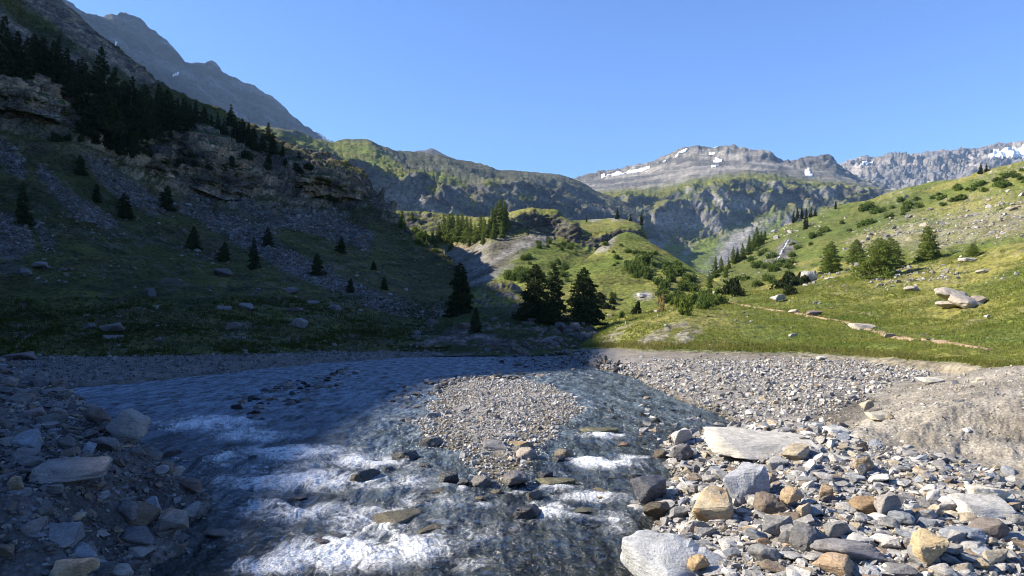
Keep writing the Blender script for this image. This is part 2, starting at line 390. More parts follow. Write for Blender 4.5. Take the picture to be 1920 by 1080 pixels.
# strata ledges of the cliff band
cl = (vamp(vv, [(2.8, 0), (3.05, 1), (3.85, 1), (4.1, 0)])*edge)
G = G+n*(cl*1.1*np.abs(((G[..., 2]*.30+.8*fbm(G*.05, 3)) % 1)-.5)*2)[..., None]
G = G+C(0, 0, 1)*((1-cl)*.35*fbm(G*.35, 5))[..., None]*sstep(0, 1, vv)[:, None, None]
n = normals(G); px, py = proj(G)
nz = fbm(G*.12, 5); n2 = fbm(G*.03, 4); st = fbm(G*C(.06, .06, .9), 4)
rock = mixc(C(.075, .07, .07), C(.30, .225, .15), sstep(-.35, .55, fbm(G*.05+5, 4)+.5*st))
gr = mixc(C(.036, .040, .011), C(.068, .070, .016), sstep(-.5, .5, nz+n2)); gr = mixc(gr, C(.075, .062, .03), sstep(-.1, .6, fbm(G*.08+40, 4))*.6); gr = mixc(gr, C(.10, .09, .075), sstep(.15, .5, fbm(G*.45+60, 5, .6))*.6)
cliff = sstep(.62, .38, n[..., 2]+.12*nz)
upper = sstep(4.6, 5.4, vv)[:, None]+0*px
c = mixc(gr, rock, np.clip(cl*sstep(.75, .45, n[..., 2]+.15*nz)*1.2+upper*sstep(-.15, .35, fbm(np.stack([(px*.6-py)*.012, (px+py*.6)*.004, 0*px], -1), 4)+.25*nz)*.9, 0, 1))
upr = pmask(px, py, [[(20, -60), (90, -20), (125, 5), (180, 60), (230, 100), (300, 158), (296, 168), (262, 150), (225, 130), (190, 116), (150, 80), (100, 44), (50, 10), (0, -40)], [(-60, 10), (0, 22), (40, 48), (72, 78), (64, 104), (30, 84), (0, 66), (-60, 60)], [(108, 88), (150, 98), (170, 128), (150, 140), (118, 112)], [(180, 130), (210, 150), (214, 180), (190, 170)]], 7, nz*12)
c = mixc(c, mixc(C(.10, .09, .085), C(.30, .23, .165), sstep(-.35, .45, fbm(G*C(.18, .18, .5), 5))), upr*.95)
S = [[(66, 296), (95, 325), (115, 352), (165, 380), (218, 418), (200, 428), (140, 402), (100, 368), (75, 325)],
     [(-200, 380), (0, 400), (45, 416), (62, 468), (30, 486), (0, 482), (-200, 470)], [(58, 410), (72, 412), (98, 448), (100, 466), (86, 466), (78, 440)],
     [(-50, 240), (0, 258), (50, 300), (40, 330), (0, 305), (-50, 290)],
     [(158, 284), (200, 305), (250, 345), (300, 388), (325, 402), (285, 402), (235, 380), (195, 350), (165, 315)],
     [(335, 330), (352, 332), (372, 362), (420, 388), (470, 420), (540, 462), (600, 500), (680, 540), (780, 580), (845, 590), (830, 606), (740, 585), (650, 556), (560, 522), (480, 476), (420, 440), (365, 405), (270, 372), (250, 360), (330, 385), (362, 385)],
     [(425, 372), (500, 378), (600, 394), (655, 402), (640, 424), (620, 445), (560, 432), (500, 420), (455, 400)], [(640, 410), (700, 440), (690, 470), (640, 455), (600, 440)]]
sc = pmask(px, py, S, 7, nz*12)*(1-cl*.6)
c = mixc(c, mixc(C(.062, .060, .060), C(.135, .130, .127), sstep(-.3, .5, fbm(G*.5, 4))), sc*sstep(-.5, .1, nz+.25)*.92)
patch = sstep(.22, .5, fbm(G*.16+9, 5))*sstep(3, 2, vv)[:, None]*sstep(1, 1.3, vv)[:, None]
c = mixc(c, C(.10, .09, .09), patch*.6)
M_HILL = terrain_mat('shaded_hillside', .3, 1.9, .45, .45, .85, (1, 1, 1.5))
make_terrain('hillside', G, c, M_HILL, True, 3); G_LEFT = G

# ---- rock bluffs standing out of the band
def bluff(rows, px0, px1, seed, dark):
    G, vv = loft(rows, px0, px1, 1.5, 1.3, .8, .8, 8)
    n = normals(G); px, py = proj(G); K = len(rows)-1; ed = sstep(0, .10, (px-px0)/(px1-px0))*sstep(0, .10, (px1-px)/(px1-px0))
    am = vamp(vv, [(0, .8), (1, 1.8), (K-1.3, 1.6), (K-1, .6), (K, 1)])*(.3+.7*ed)
    d = .9*ridged(G*C(.16, .16, .07)+seed, 3)+.7*ridged(G*C(.4, .4, .55)+seed, 5, .65)-.65
    G = G+n*(am*d)[..., None]; tt = G[..., 2]*.42+1.1*fbm(G*.08+seed, 3); G = G+n*(.9*vamp(vv, [(0, 0), (.5, 1), (K-1.2, 1), (K-1, 0)])*(np.abs((tt % 1)-.5)*2-.5))[..., None]
    n = normals(G); nz = fbm(G*.3, 5)
    c = mixc(C(.06, .055, .055), C(.36, .26, .165), np.clip(sstep(-.45, .6, fbm(G*C(.13, .13, .22)+seed, 5, .6)+.35*nz), 0, 1)); c = mixc(c, C(.17, .165, .175), sstep(0, .5, fbm(G*.07+seed+8, 4)))
    c = mixc(c, GDARK*.8, sstep(.55, .8, n[..., 2]+.15*nz)); make_terrain('cliff', G, c, M_HILL, True, 2)
def brows(base, top, Db, Dt, bulge):
    b = [(x, y, D) for (x, y), D in zip(base, Db)]; t = [(x, y, D) for (x, y), D in zip(top, Dt)]
    f = lambda k, o: [(x, lerp(np.interp(x, *zip(*base)), np.interp(x, *zip(*top)), k), lerp(np.interp(x, [q[0] for q in b], Db), np.interp(x, [q[0] for q in t], Dt), k)-o*math.sin(math.pi*np.clip((x-base[0][0])/(base[-1][0]-base[0][0]), 0, 1))**.6) for x in np.linspace(base[0][0], base[-1][0], 14)]
    return [off(f(0, -1), 8, None, 2), f(0.02, bulge*.35), f(.3, bulge*.8), f(.65, bulge*1.1), f(.93, bulge*.7), f(1, bulge*.2), off(f(1, -6), -1, None, 3), off(f(1, -12), 30, None, 6)]
bluff(brows([(530, 362), (560, 372), (600, 384), (640, 394), (670, 393), (697, 382)], [(530, 318), (560, 300), (600, 308), (640, 320), (668, 332), (697, 372)], [150, 152, 156, 160, 165, 172], [152, 155, 160, 164, 168, 172], 9), 530, 697, 3, .5)
bluff(brows([(-60, 228), (20, 238), (70, 250), (110, 262), (150, 276), (160, 262)], [(-60, 130), (20, 143), (70, 146), (110, 160), (150, 205), (160, 250)], [106, 109, 111, 113, 116, 119], [110, 112, 114, 117, 120, 121], 5), -60, 160, 11, .4)
bluff(brows([(268, 330), (300, 344), (330, 352)], [(268, 262), (300, 250), (330, 300)], [126, 128, 132], [132, 134, 135], 5), 268, 330, 21, .4)
bluff(brows([(338, 350), (380, 366), (420, 382), (470, 376), (520, 372)], [(338, 262), (380, 236), (420, 258), (470, 276), (520, 330)], [131, 133, 136, 141, 146], [137, 142, 146, 150, 152], 7), 338, 520, 31, .4)

# ---- rest of the same ridge beside and behind the viewpoint: it throws the shade on the river
ys = np.linspace(-140, 108, 120); us = np.linspace(0, 1, 70)
EDGE = [(-140, -3), (0, -4.5), (24, -4.6), (36, -4.4), (48, -3.4), (52, 1), (56, 5), (64, 7.5), (80, 10), (108, 12)]          # how far the shade reaches at each y
hr = (np.interp(ys, [a for a, b in EDGE], [b for a, b in EDGE])+148)
TANS = math.tan(math.radians(35))
hz = hr/.9945*TANS
xb = -np.maximum(20, .80*np.maximum(ys, 0)+14)
X = xb[:, None]+(-(148)-xb[:, None])*us[None, :]
Z = .2+hz[:, None]*(us[None, :]**1.15)
X2 = -148-np.linspace(5, 160, 16)[None, :]+0*ys[:, None]; Z2 = hz[:, None]*np.linspace(.98, .3, 16)[None, :]
G = np.stack([np.concatenate([X, X2], 1), np.broadcast_to(ys[:, None], (120, 86)), np.concatenate([Z, Z2], 1)], -1)
rough = sstep(0, .3, np.concatenate([us, np.full(16, .6)]))*sstep(1.0, .75, np.concatenate([us, np.full(16, .6)]))
G = G+C(0, 0, 1)*(2.5*rough[None, :]*fbm(G*.05, 5))[..., None]
c = mixc(GDARK*1.3, C(.17, .16, .15), sstep(-.1, .4, fbm(G*.06, 5)))
make_terrain('hillside', G, c, M_HILL, False)

# ================================================================ hill in the middle of the valley
r0 = [(560, 640, 100), (900, 640, 98), (1240, 640, 98)]
r1 = [(560, 590, 118), (700, 560, 140), (780, 530, 165), (860, 560, 135), (950, 572, 122), (1050, 570, 120), (1150, 560, 122), (1240, 570, 122)]
r2 = [(560, 500, 170), (700, 440, 235), (740, 436, 258), (790, 440, 258), (830, 446, 250), (870, 452, 220), (920, 448, 195), (960, 440, 200), (1000, 430, 205), (1050, 446, 203), (1080, 462, 199), (1110, 470, 199), (1150, 474, 199), (1240, 500, 195)]
r3 = [(560, 420, 220), (690, 385, 262), (740, 401, 270), (790, 405, 270), (830, 408, 268), (870, 440, 232), (910, 440, 203), (945, 422, 202), (975, 403, 204), (1000, 399, 206), (1045, 404, 207), (1072, 420, 204), (1085, 436, 203), (1110, 436, 203), (1140, 434, 203), (1160, 428, 203), (1190, 426, 203), (1208, 436, 203), (1220, 475, 203), (1240, 505, 205)]
r4 = [(560, 375, 290), (690, 379, 290), (720, 389, 290), (745, 398, 290), (780, 401, 290), (850, 404, 288), (900, 408, 275), (940, 402, 255), (965, 395, 245), (995, 391, 240), (1020, 395, 240), (1042, 400, 240), (1058, 408, 245), (1072, 414, 255), (1090, 412, 265), (1120, 410, 270), (1150, 408, 270), (1180, 413, 268), (1203, 421, 260), (1212, 440, 250), (1220, 478, 240), (1240, 508, 235)]
G, vv = loft([r0, r1, r2, r3, r4, [(a, b+12, c+30) for a, b, c in r4], [(a, b+90, c+80) for a, b, c in r4]], 560, 1240, 1.7, 1.5, 1.0, .8)
n = normals(G); px, py = proj(G)
dk = pmask(px, py, [[(930, 440), (955, 405), (990, 396), (1045, 402), (1075, 425), (1090, 445), (1120, 448), (1155, 428), (1200, 430), (1216, 470), (1190, 475), (1150, 478), (1100, 472), (1060, 455), (1030, 446), (980, 440)],
                    [(735, 395), (790, 401), (850, 404), (900, 408), (890, 425), (840, 440), (790, 436), (745, 420)], [(695, 385), (735, 398), (760, 430), (790, 470), (770, 475), (720, 430)]], 6, fbm(G*.06, 4)*8)
am = vamp(vv, [(0, .4), (1, .6), (2, 1.2), (3, 1.2), (4, .5), (5, .8), (6, 4)])*(1+1.6*dk)
G = G+n*(am*(.8*ridged(G*C(.05, .05, .03), 3)+.6*ridged(G*C(.16, .16, .22), 5, .6)-.55))[..., None]
n = normals(G); px, py = proj(G); nz = fbm(G*.1, 5); n2 = fbm(G*.04+3, 4)
c = mixc(mixc(GRASS, GDRY, sstep(-.5, .5, n2+.3*nz)), GDARK, sstep(.05, .5, fbm(G*.2+8, 4))*.5)
scree = pmask(px, py, [[(850, 462), (900, 452), (945, 444), (1000, 436), (1040, 442), (1020, 458), (980, 470), (950, 490), (935, 520), (915, 545), (860, 520), (830, 490), (825, 470)], [(1095, 505), (1130, 490), (1160, 510), (1150, 530), (1110, 520)], [(880, 500), (960, 500), (900, 548), (860, 530)]], 9, nz*16)
c = mixc(c, mixc(C(.105, .095, .075), C(.19, .178, .168), sstep(-.3, .35, fbm(np.stack([(px*.5+py)*.05, (px-py)*.008, 0*px], -1), 4))), scree*.9)
c = mixc(c, C(.20, .13, .085), pmask(px, py, [[(840, 462), (880, 456), (890, 466), (850, 472)]], 6, nz*6)*.6)
c = mixc(c, mixc(C(.055, .052, .052), C(.13, .12, .105), sstep(-.3, .5, fbm(G*C(.1, .1, .4), 5))), dk*sstep(.85, .6, n[..., 2]+.12*nz))
c = mixc(c, C(.30, .285, .255), pmask(px, py, [[(1095, 410), (1120, 407), (1130, 412), (1112, 416)], [(1140, 408), (1168, 412), (1150, 414)]], 3, nz*4)*.7)
M_CENT = terrain_mat('hill_turf', .16, 1.1, .6, .35, .8, (1, 1, 1.4))
make_terrain('hill', G, c, M_CENT, True, 2); G_CENT = G

# ---- grassy knoll in front of its right end
r0 = [(1000, 640, 98), (1150, 625, 100), (1250, 605, 104), (1330, 580, 112), (1372, 565, 118), (1400, 560, 118)]
r1 = [(1000, 585, 118), (1080, 575, 121), (1150, 565, 122), (1250, 548, 122), (1330, 545, 124), (1372, 552, 124), (1400, 558, 121)]
r2 = [(1000, 545, 135), (1080, 510, 145), (1150, 485, 150), (1250, 510, 142), (1330, 532, 132), (1372, 550, 127), (1400, 557, 123)]
r3 = [(1000, 535, 142), (1060, 505, 150), (1090, 488, 156), (1118, 470, 162), (1140, 450, 168), (1158, 435, 172), (1174, 429, 174), (1190, 432, 174), (1212, 445, 170), (1240, 463, 165), (1270, 480, 158), (1300, 500, 150), (1330, 519, 142), (1352, 534, 136), (1372, 548, 130), (1400, 556, 126)]
G, vv = loft([r0, r1, r2, r3, [(a, b+8, c+7) for a, b, c in r3], [(a, b+80, c+24) for a, b, c in r3]], 1000, 1400, 1.6, 1.5, 2, 1.5)
n = normals(G); am = vamp(vv, [(0, .4), (1, .7), (2, .8), (2.9, .4), (3, .25), (4, .3), (5, 1)])
G = G+n*(am*fbm(G*C(.1, .1, .1), 6, .55)*1.6)[..., None]
px, py = proj(G); n = normals(G); nz = fbm(G*.1, 5)
c = mixc(mixc(GRASS*1.02, GDRY, sstep(-.35, .5, fbm(G*.045, 4)+.3*nz)), GDARK, sstep(.1, .55, fbm(G*.22+8, 4))*.45)
c = mixc(c, C(.215, .20, .18), pmask(px, py, [[(1112, 472), (1160, 434), (1152, 450), (1132, 474)], [(1190, 552), (1215, 548), (1220, 556), (1200, 560)]], 6, nz*12)*.8)
make_terrain('hill', G, c, M_CENT, True, 2); G_KNOLL = G

# ---- shaded mound at the river bend, with a bare outcrop behind it
r0 = [(760, 668, 52), (900, 668, 52), (1080, 666, 54), (1180, 664, 56)]
r1 = [(760, 650, 60), (840, 640, 61), (900, 634, 61), (1000, 632, 62), (1080, 634, 62), (1130, 644, 62), (1180, 655, 62)]
r2 = [(760, 640, 66), (800, 622, 70), (840, 604, 72), (880, 590, 74), (950, 588, 74), (1010, 592, 74), (1060, 600, 74), (1100, 612, 72), (1130, 630, 68), (1180, 652, 66)]
r3 = [(760, 630, 74), (800, 604, 78), (850, 582, 82), (890, 573, 84), (950, 573, 84), (1000, 580, 83), (1040, 590, 82), (1080, 599, 80), (1108, 608, 78), (1130, 625, 75), (1180, 651, 72)]
G, vv = loft([r0, r1, r2, r3, [(a, b+50, c+14) for a, b, c in r3]], 760, 1180, 1.8, 1.5, 1.5, 1.2)
n = normals(G); am = vamp(vv, [(0, .1), (1, .5), (2, .7), (2.9, .35), (3, .2), (4, 1)])
G = G+n*(am*(.7*ridged(G*C(.25, .25, .25), 3)+.7*ridged(G*C(.6, .6, .9), 4, .6)-.6))[..., None]
n = normals(G); px, py = proj(G); nz = fbm(G*.3, 5)
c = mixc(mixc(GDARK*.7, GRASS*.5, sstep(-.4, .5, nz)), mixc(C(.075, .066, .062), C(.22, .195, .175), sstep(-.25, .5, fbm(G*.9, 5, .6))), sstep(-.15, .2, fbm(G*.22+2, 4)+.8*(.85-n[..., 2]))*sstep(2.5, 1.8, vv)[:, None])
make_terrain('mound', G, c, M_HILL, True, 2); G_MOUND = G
r0 = [(850, 615, 88), (930, 615, 88), (1060, 615, 88)]
r1 = [(850, 592, 92), (880, 574, 93), (930, 570, 93), (985, 572, 93), (1010, 580, 92), (1060, 605, 91)]
r2 = [(850, 586, 96), (868, 566, 97), (890, 550, 97), (905, 538, 97), (922, 527, 97), (940, 524, 97), (956, 527, 97), (972, 538, 97), (984, 553, 97), (1000, 570, 96), (1020, 588, 95), (1060, 603, 94)]
G, vv = loft([r0, r1, r2, [(a, b+2, c+5) for a, b, c in r2], [(a, b+50, c+14) for a, b, c in r2]], 850, 1060, 1.6, 1.3, 1.2, 1)
n = normals(G); am = vamp(vv, [(0, .2), (1, .6), (1.9, .6), (2, .25), (3, .3), (4, 1)])
G = G+n*(am*(.9*ridged(G*C(.35, .35, .12), 3)+.6*ridged(G*.8, 4, .6)-.6))[..., None]
n = normals(G); nz = fbm(G*.3, 5)
c = mixc(mixc(C(.115, .10, .095), C(.21, .185, .165), sstep(-.3, .5, nz)), mixc(GDRY, GRASS, .5), sstep(.55, .8, n[..., 2]+.1*nz))
make_terrain('rock_outcrop', G, c, M_HILL, True, 2)

# ================================================================ sunny grass slope on the right
def zD(z, D): return py_of_z(z, D)
b0 = [(x, zD(-.5, d), d) for x, d in [(980, 50), (1090, 48), (1120, 47), (1200, 41), (1400, 38.5), (1600, 36), (1750, 31), (1900, 25), (2300, 22)]]
b1 = [(980, 655, 60), (1090, 657, 56), (1130, 655, 53), (1200, 660, 46), (1300, 664, 44), (1400, 666, 42.5), (1500, 666, 42), (1600, 669, 40), (1700, 676, 36), (1800, 686, 31), (1860, 694, 28), (1920, 696, 27), (2300, 690, 25)]
b1 = jag(b1, 6, 5, .018, 3.)
b2 = [(980, 640, 72), (1090, 640, 66), (1130, 632, 62), (1200, 610, 58), (1280, 596, 58), (1360, 600, 58), (1450, 610, 56), (1550, 622, 52), (1650, 634, 48), (1750, 645, 43), (1860, 655, 38), (1920, 658, 36), (2300, 640, 32)]
b3 = [(980, 620, 100), (1090, 606, 96), (1130, 598, 92), (1200, 588, 90), (1300, 572, 90), (1360, 562, 92), (1450, 556, 88), (1550, 548, 82), (1650, 548, 76), (1750, 548, 70), (1860, 548, 62), (1920, 540, 58), (2300, 500, 50)]
b4 = [(980, 615, 120), (1090, 604, 118), (1200, 586, 116), (1300, 560, 116), (1360, 545, 118), (1420, 528, 120), (1500, 518, 116), (1560, 505, 112), (1650, 505, 106), (1740, 482, 104), (1830, 470, 98), (1920, 450, 92), (2300, 370, 80)]
b5 = [(980, 618, 140), (1090, 605, 140), (1200, 586, 142), (1300, 555, 150), (1345, 525, 165), (1400, 500, 178), (1450, 482, 182), (1500, 468, 180), (1560, 450, 176), (1650, 430, 170), (1740, 412, 164), (1830, 395, 156), (1920, 372, 148), (2300, 280, 130)]
b6 = [(980, 618, 150), (1090, 606, 150), (1200, 588, 155), (1300, 556, 175), (1330, 530, 200), (1345, 508, 215), (1370, 488, 225), (1400, 468, 235), (1440, 440, 242), (1480, 416, 248), (1520, 402, 250), (1560, 389, 250), (1600, 378, 248), (1635, 371, 246), (1670, 360, 244), (1700, 352, 240), (1750, 341, 236), (1800, 332, 230), (1840, 322, 224), (1870, 313, 218), (1920, 301, 210), (2300, 200, 180)]
G, vv = loft([b0, b1, b2, b3, b4, b5, b6, [(a, b+6, c+12) for a, b, c in b6], [(a, b+110, c+100) for a, b, c in b6]], 980, 2300, 2.2, 1.6, 2.0, 2.0)
px, py = proj(G); n = normals(G)
rk = pmask(px, py, [[(1500, 410), (1600, 378), (1640, 370), (1700, 352), (1800, 332), (1920, 300), (2300, 200), (2300, 250), (1920, 330), (1860, 345), (1800, 345), (1720, 362), (1690, 378), (1600, 385), (1530, 412)],
                    [(1725, 405), (1760, 378), (1800, 370), (1860, 362), (1870, 375), (1800, 388), (1760, 400)], [(1410, 500), (1440, 478), (1480, 470), (1490, 485), (1450, 500), (1420, 515)], [(1790, 385), (1860, 362), (1920, 350), (1920, 365), (1850, 380)]], 8, fbm(G*.06, 4)*12)
am = vamp(vv, [(0, .1), (1, .15), (2, .35), (3, .4), (4, .7), (5, 1.2), (5.9, 1.0), (6, .5), (7, .8), (8, 4)])
G = G+n*(am*(fbm(G*C(.09, .09, .09), 6, .55)*1.5)+rk*1.6*vamp(vv, [(4, .4), (5.9, 1), (6, .7)])*(ridged(G*C(.12, .12, .3), 5, .6)-.3))[..., None]
G = G+C(0, 0, 1)*(vamp(vv, [(0, 0), (1, .06), (2, .16), (4, .2), (5, .1)])*fbm(G*1.1, 4, .6))[..., None]
# small terraces and ledges trodden into the turf
G = G+n*(vamp(vv, [(1, 0), (1.5, .25), (4, .35), (5, .1), (6, 0)])*ridged(G*C(.10, .22, .5)+31, 3))[..., None]
n = normals(G); px, py = proj(G); nz = fbm(G*.12, 5); n2 = fbm(G*.05+4, 4)
c = mixc(mixc(GRASS*1.05, GDRY*1.12, sstep(-.35, .45, n2+.45*nz)), GDARK*1.2, sstep(.05, .45, fbm(G*.38+8, 5, .6))*.72); c = mixc(c, C(.22, .185, .11), sstep(.2, .5, fbm(G*.5+70, 5, .6))*.55)
lush = vamp(vv, [(1, .8), (2, .7), (3, .1), (4, 0)])*sstep(-.4, .4, fbm(G*.1+20, 4))
c = mixc(c, C(.060, .100, .016), lush*.7)
deep = pmask(px, py, [[(1340, 510), (1400, 468), (1480, 425), (1560, 395), (1640, 378), (1720, 368), (1740, 385), (1660, 420), (1600, 445), (1520, 460), (1500, 480), (1470, 510), (1400, 545), (1340, 550)]], 14, nz*25)
c = mixc(c, GDARK*1.25, deep*.7)
dry = pmask(px, py, [[(1600, 450), (1700, 415), (1800, 400), (1920, 375), (2300, 280), (2300, 430), (1920, 440), (1840, 455), (1760, 470), (1650, 470)]], 18, nz*30)
c = mixc(c, mixc(C(.16, .145, .085), C(.24, .22, .185), sstep(-.2, .4, fbm(G*.4, 4))), dry*.6)
c = mixc(c, mixc(C(.11, .10, .095), C(.27, .245, .21), sstep(-.3, .5, fbm(G*C(.15, .15, .5), 5))), rk*sstep(.92, .7, n[..., 2]+.12*nz)*.95)
gully = pmask(px, py, [[(1440, 500), (1452, 478), (1466, 456), (1480, 444), (1492, 452), (1482, 472), (1474, 490), (1462, 506)]], 5, nz*10)
c = mixc(c, mixc(C(.06, .058, .06), C(.17, .16, .155), sstep(-.3, .4, fbm(G*.6, 4))), gully*.9)
dirt = pmask(px, py, [[(1180, 652), (1205, 632), (1250, 612), (1285, 602), (1290, 608), (1260, 620), (1235, 640), (1195, 658)], [(1250, 646), (1275, 624), (1300, 612), (1318, 618), (1280, 648)], [(1120, 640), (1150, 616), (1185, 608), (1170, 625), (1140, 648)]], 6, nz*8)
c = mixc(c, mixc(C(.15, .125, .09), C(.26, .24, .20), sstep(-.3, .3, fbm(G*1.5, 4))), dirt*.85*sstep(-.4, .1, fbm(G*.7+3, 4)))
edge = sstep(1.12, .95, vv)[:, None]+0*px
c = mixc(c, C(.21, .185, .14), np.clip(edge+sstep(.3, .6, nz)*sstep(1.3, 1.1, vv)[:, None], 0, 1)*sstep(1150, 1260, px))
M_SLOPE = terrain_mat('sunny_turf', .4, 2.4, .3, .3, .75)
make_terrain('grass_slope', G, c, M_SLOPE, True, 2); G_RIGHT = G; V_RIGHT = vv; C_RIGHT = c
# ================================================================ river bed, gravel bars and banks
def wl(y): return -.55*sstep(17, 7.5, np.asarray(y, float))-.010*np.clip(40-np.asarray(y, float), 0, 40)+.20*0
def on_water(px, py, dz=0.):
    D = 20.
    for _ in range(40): D = .5*D+.5*(H-float(wl(D))-dz)*F/max(py-HY, 8)
    return ((px-CX)/F*D, D)
def wpoly(pts, dz=0.05): return [on_water(a, b, dz) for a, b in pts]

PX_LEFT = wpoly([(-400, 690), (-60, 705), (60, 722), (110, 742), (165, 770), (215, 800), (262, 832), (300, 868), (332, 888), (398, 935), (385, 965), (340, 985), (352, 1030), (290, 1060), (270, 1100), (260, 1200), (-900, 1300), (-900, 760)])
PX_SHORE = wpoly([(-700, 640), (850, 640), (1090, 648), (1085, 655), (980, 657), (880, 664), (740, 671), (600, 681), (480, 692), (360, 706), (240, 718), (130, 727), (40, 732), (-200, 750), (-700, 740)])
PX_BAR = wpoly([(812, 722), (850, 712), (900, 706), (960, 708), (1030, 718), (1080, 738), (1100, 756), (1090, 776), (1060, 798), (1035, 822), (1030, 850), (1015, 875), (985, 893), (955, 912), (915, 905), (880, 890), (862, 862), (830, 845), (790, 832), (775, 808), (785, 780), (800, 750)])
PX_RBAR = wpoly([(1085, 652), (1200, 655), (1500, 660), (1900, 660), (2300, 690), (2300, 900), (1700, 860), (1560, 815), (1440, 812), (1385, 800), (1350, 778), (1300, 758), (1235, 732), (1185, 706), (1130, 690), (1080, 672)])
PX_RUB = wpoly([(1240, 862), (1235, 842), (1262, 818), (1310, 808), (1380, 800), (1500, 806), (2300, 840), (2300, 1300), (1190, 1300), (1195, 1080), (1205, 1010), (1222, 975), (1195, 950), (1215, 915), (1250, 895)])
PX_MUD = wpoly([(1490, 812), (1540, 792), (1590, 770), (1640, 742), (1700, 722), (1790, 705), (1920, 700), (2400, 740), (2400, 1080), (1960, 1000), (1900, 968), (1830, 925), (1760, 900), (1650, 882), (1560, 858)])
PX_SHALLOW = [wpoly(q) for q in ([(400, 765), (440, 735), (540, 712), (650, 690), (690, 695), (640, 725), (560, 765), (480, 790), (420, 788)], [(900, 672), (1000, 660), (1090, 664), (1190, 700), (1130, 694), (1060, 696), (960, 690)], [(700, 740), (800, 705), (930, 695), (1080, 700), (1000, 712), (860, 716), (800, 745), (770, 800), (720, 800)],
                                 [(1090, 800), (1120, 740), (1200, 730), (1300, 765), (1370, 800), (1300, 815), (1240, 845), (1150, 830)], [(700, 900), (900, 930), (1200, 960), (1200, 1080), (900, 1080), (760, 980)])]

def floor_h(x, y, detail=True):
    x = np.asarray(x, float); y = np.asarray(y, float); w = wl(y)
    p = np.stack([x, y, 0*x], -1)
    wob = .35*fbm(p*.55, 4)*np.clip(y/22, .5, 2.2)
    h = w-.42+.10*fbm(p*.8, 3)
    for q in PX_SHALLOW: h = np.maximum(h, w-.42+.33*sstep(-1.2, .8, sdf(x, y, q)+wob)+.05*fbm(p*1.3, 3))
    d = sdf(x, y, PX_SHORE)+wob; h = lerp(h, w+.10+.22*sstep(.5, 4, d)+.06*fbm(p*.4, 3), sstep(-.5, .5, d))
    d = sdf(x, y, PX_BAR)+wob*1.1; h = lerp(h, w+.02+.09*sstep(0, 2.2, d)+.05*fbm(p*.7, 3), sstep(-.45, .35, d))
    d = sdf(x, y, PX_RBAR)+wob; h = lerp(h, w+.08+.30*sstep(.2, 4, d)+.08*fbm(p*.3, 3)+.35*sstep(36, 48, y), sstep(-.5, .4, d))
    d = sdf(x, y, PX_RUB)+wob*.4; h = lerp(h, w+.06+.42*sstep(.0, 2.6, d)+.10*fbm(p*.6, 3), sstep(-.35, .3, d))
    d = sdf(x, y, PX_MUD)+.4*wob; hm = .30+.75*sstep(.2, 4.5, d)+.25*sstep(3, 9, d)+.16*fbm(p*.35, 4)
    h = np.where(d > -.6, np.maximum(h, lerp(h, w+hm, sstep(-.6, .9, d))), h)
    d = sdf(x, y, PX_LEFT)+wob*.4; h = np.where(d > -.5, np.maximum(h, w-.3+.45*sstep(-.4, .25, d)+1.1*sstep(.05, 1.5, d)+.65*sstep(1.6, 4.5, d)+.22*fbm(p*.7, 4)*sstep(0, 1.5, d)), h)
    h = h+.9*sstep(58, 75, y)+1.6*sstep(75, 130, y)
    return h

pys = np.concatenate([np.arange(1240, 640, -2.4), np.arange(640, 622, -1.5)])
Ds = np.concatenate([[.8, 2.0, 3.4, 4.6], 2.8*F/(pys-HY)]); pxs = np.concatenate([np.arange(-2600, -330, 45), np.arange(-330, 2260, 2.6), np.arange(2260, 4600, 45)])
gx = (pxs[None, :]-CX)/F*Ds[:, None]; gx[:4] = np.linspace(-16, 16, len(pxs)); gy = np.broadcast_to(Ds[:, None], gx.shape)
gz = floor_h(gx, gy); p3 = np.stack([gx, gy, gz], -1)
dm = sdf(gx, gy, PX_MUD)+.25*fbm(p3*.5, 4); mud = sstep(-.3, .5, dm)
# eroded runnels in the bare bank
run = ridged(np.stack([gx*.55+gy*.25, gy*.9-gx*.3, 0*gx], -1), 5, .6)
gz = gz+mud*((.14+.22*sstep(19, 13, gy))*(run-.35)+.05*fbm(p3*3.0, 4))*sstep(0, 1.4, dm)+(1-mud)*.03*fbm(p3*2.5, 4)
p3 = np.stack([gx, gy, gz], -1); n = normals(p3)
nz = fbm(p3*.9, 5); nf = fbm(p3*3.5, 4); above = gz-wl(gy)
c = mixc(C(.07, .06, .04), C(.19, .16, .10), sstep(-.4, .5, nf))                                      # wet bed
grv = mixc(C(.21, .195, .178), C(.34, .315, .285), sstep(-.45, .5, nz+.5*nf))
c = mixc(c, grv, sstep(.0, .12, above))
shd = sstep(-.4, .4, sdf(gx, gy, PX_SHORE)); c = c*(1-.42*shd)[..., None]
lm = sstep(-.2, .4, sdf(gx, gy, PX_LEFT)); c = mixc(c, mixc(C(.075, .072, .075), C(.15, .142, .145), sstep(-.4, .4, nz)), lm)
mudc = mixc(C(.25, .222, .18), C(.40, .365, .305), sstep(-.5, .5, fbm(p3*C(.5, .8, .5)+4, 5)+.4*nf))
mudc = mixc(mudc, C(.17, .172, .175), sstep(.05, .5, fbm(p3*.35+12, 4))*sstep(20, 14, gy)*.8)
c = mixc(c, mudc, mud)
q = wpoly([(1495, 812), (1540, 760), (1600, 755), (1640, 770), (1600, 830), (1560, 845)]); c = mixc(c, C(.125, .108, .088), pmask(gx, gy, [q], .5, .4*nz)*.85)     # damp hollow
q = wpoly([(1090, 640), (1180, 672), (1400, 684), (1640, 690), (1790, 700), (2200, 700), (2200, 640)], .4); c = mixc(c, mixc(C(.19, .165, .13), C(.27, .24, .19), sstep(-.4, .4, nz)), pmask(gx, gy, [q], .8, nz)*sstep(2, 7, gx)*.9)
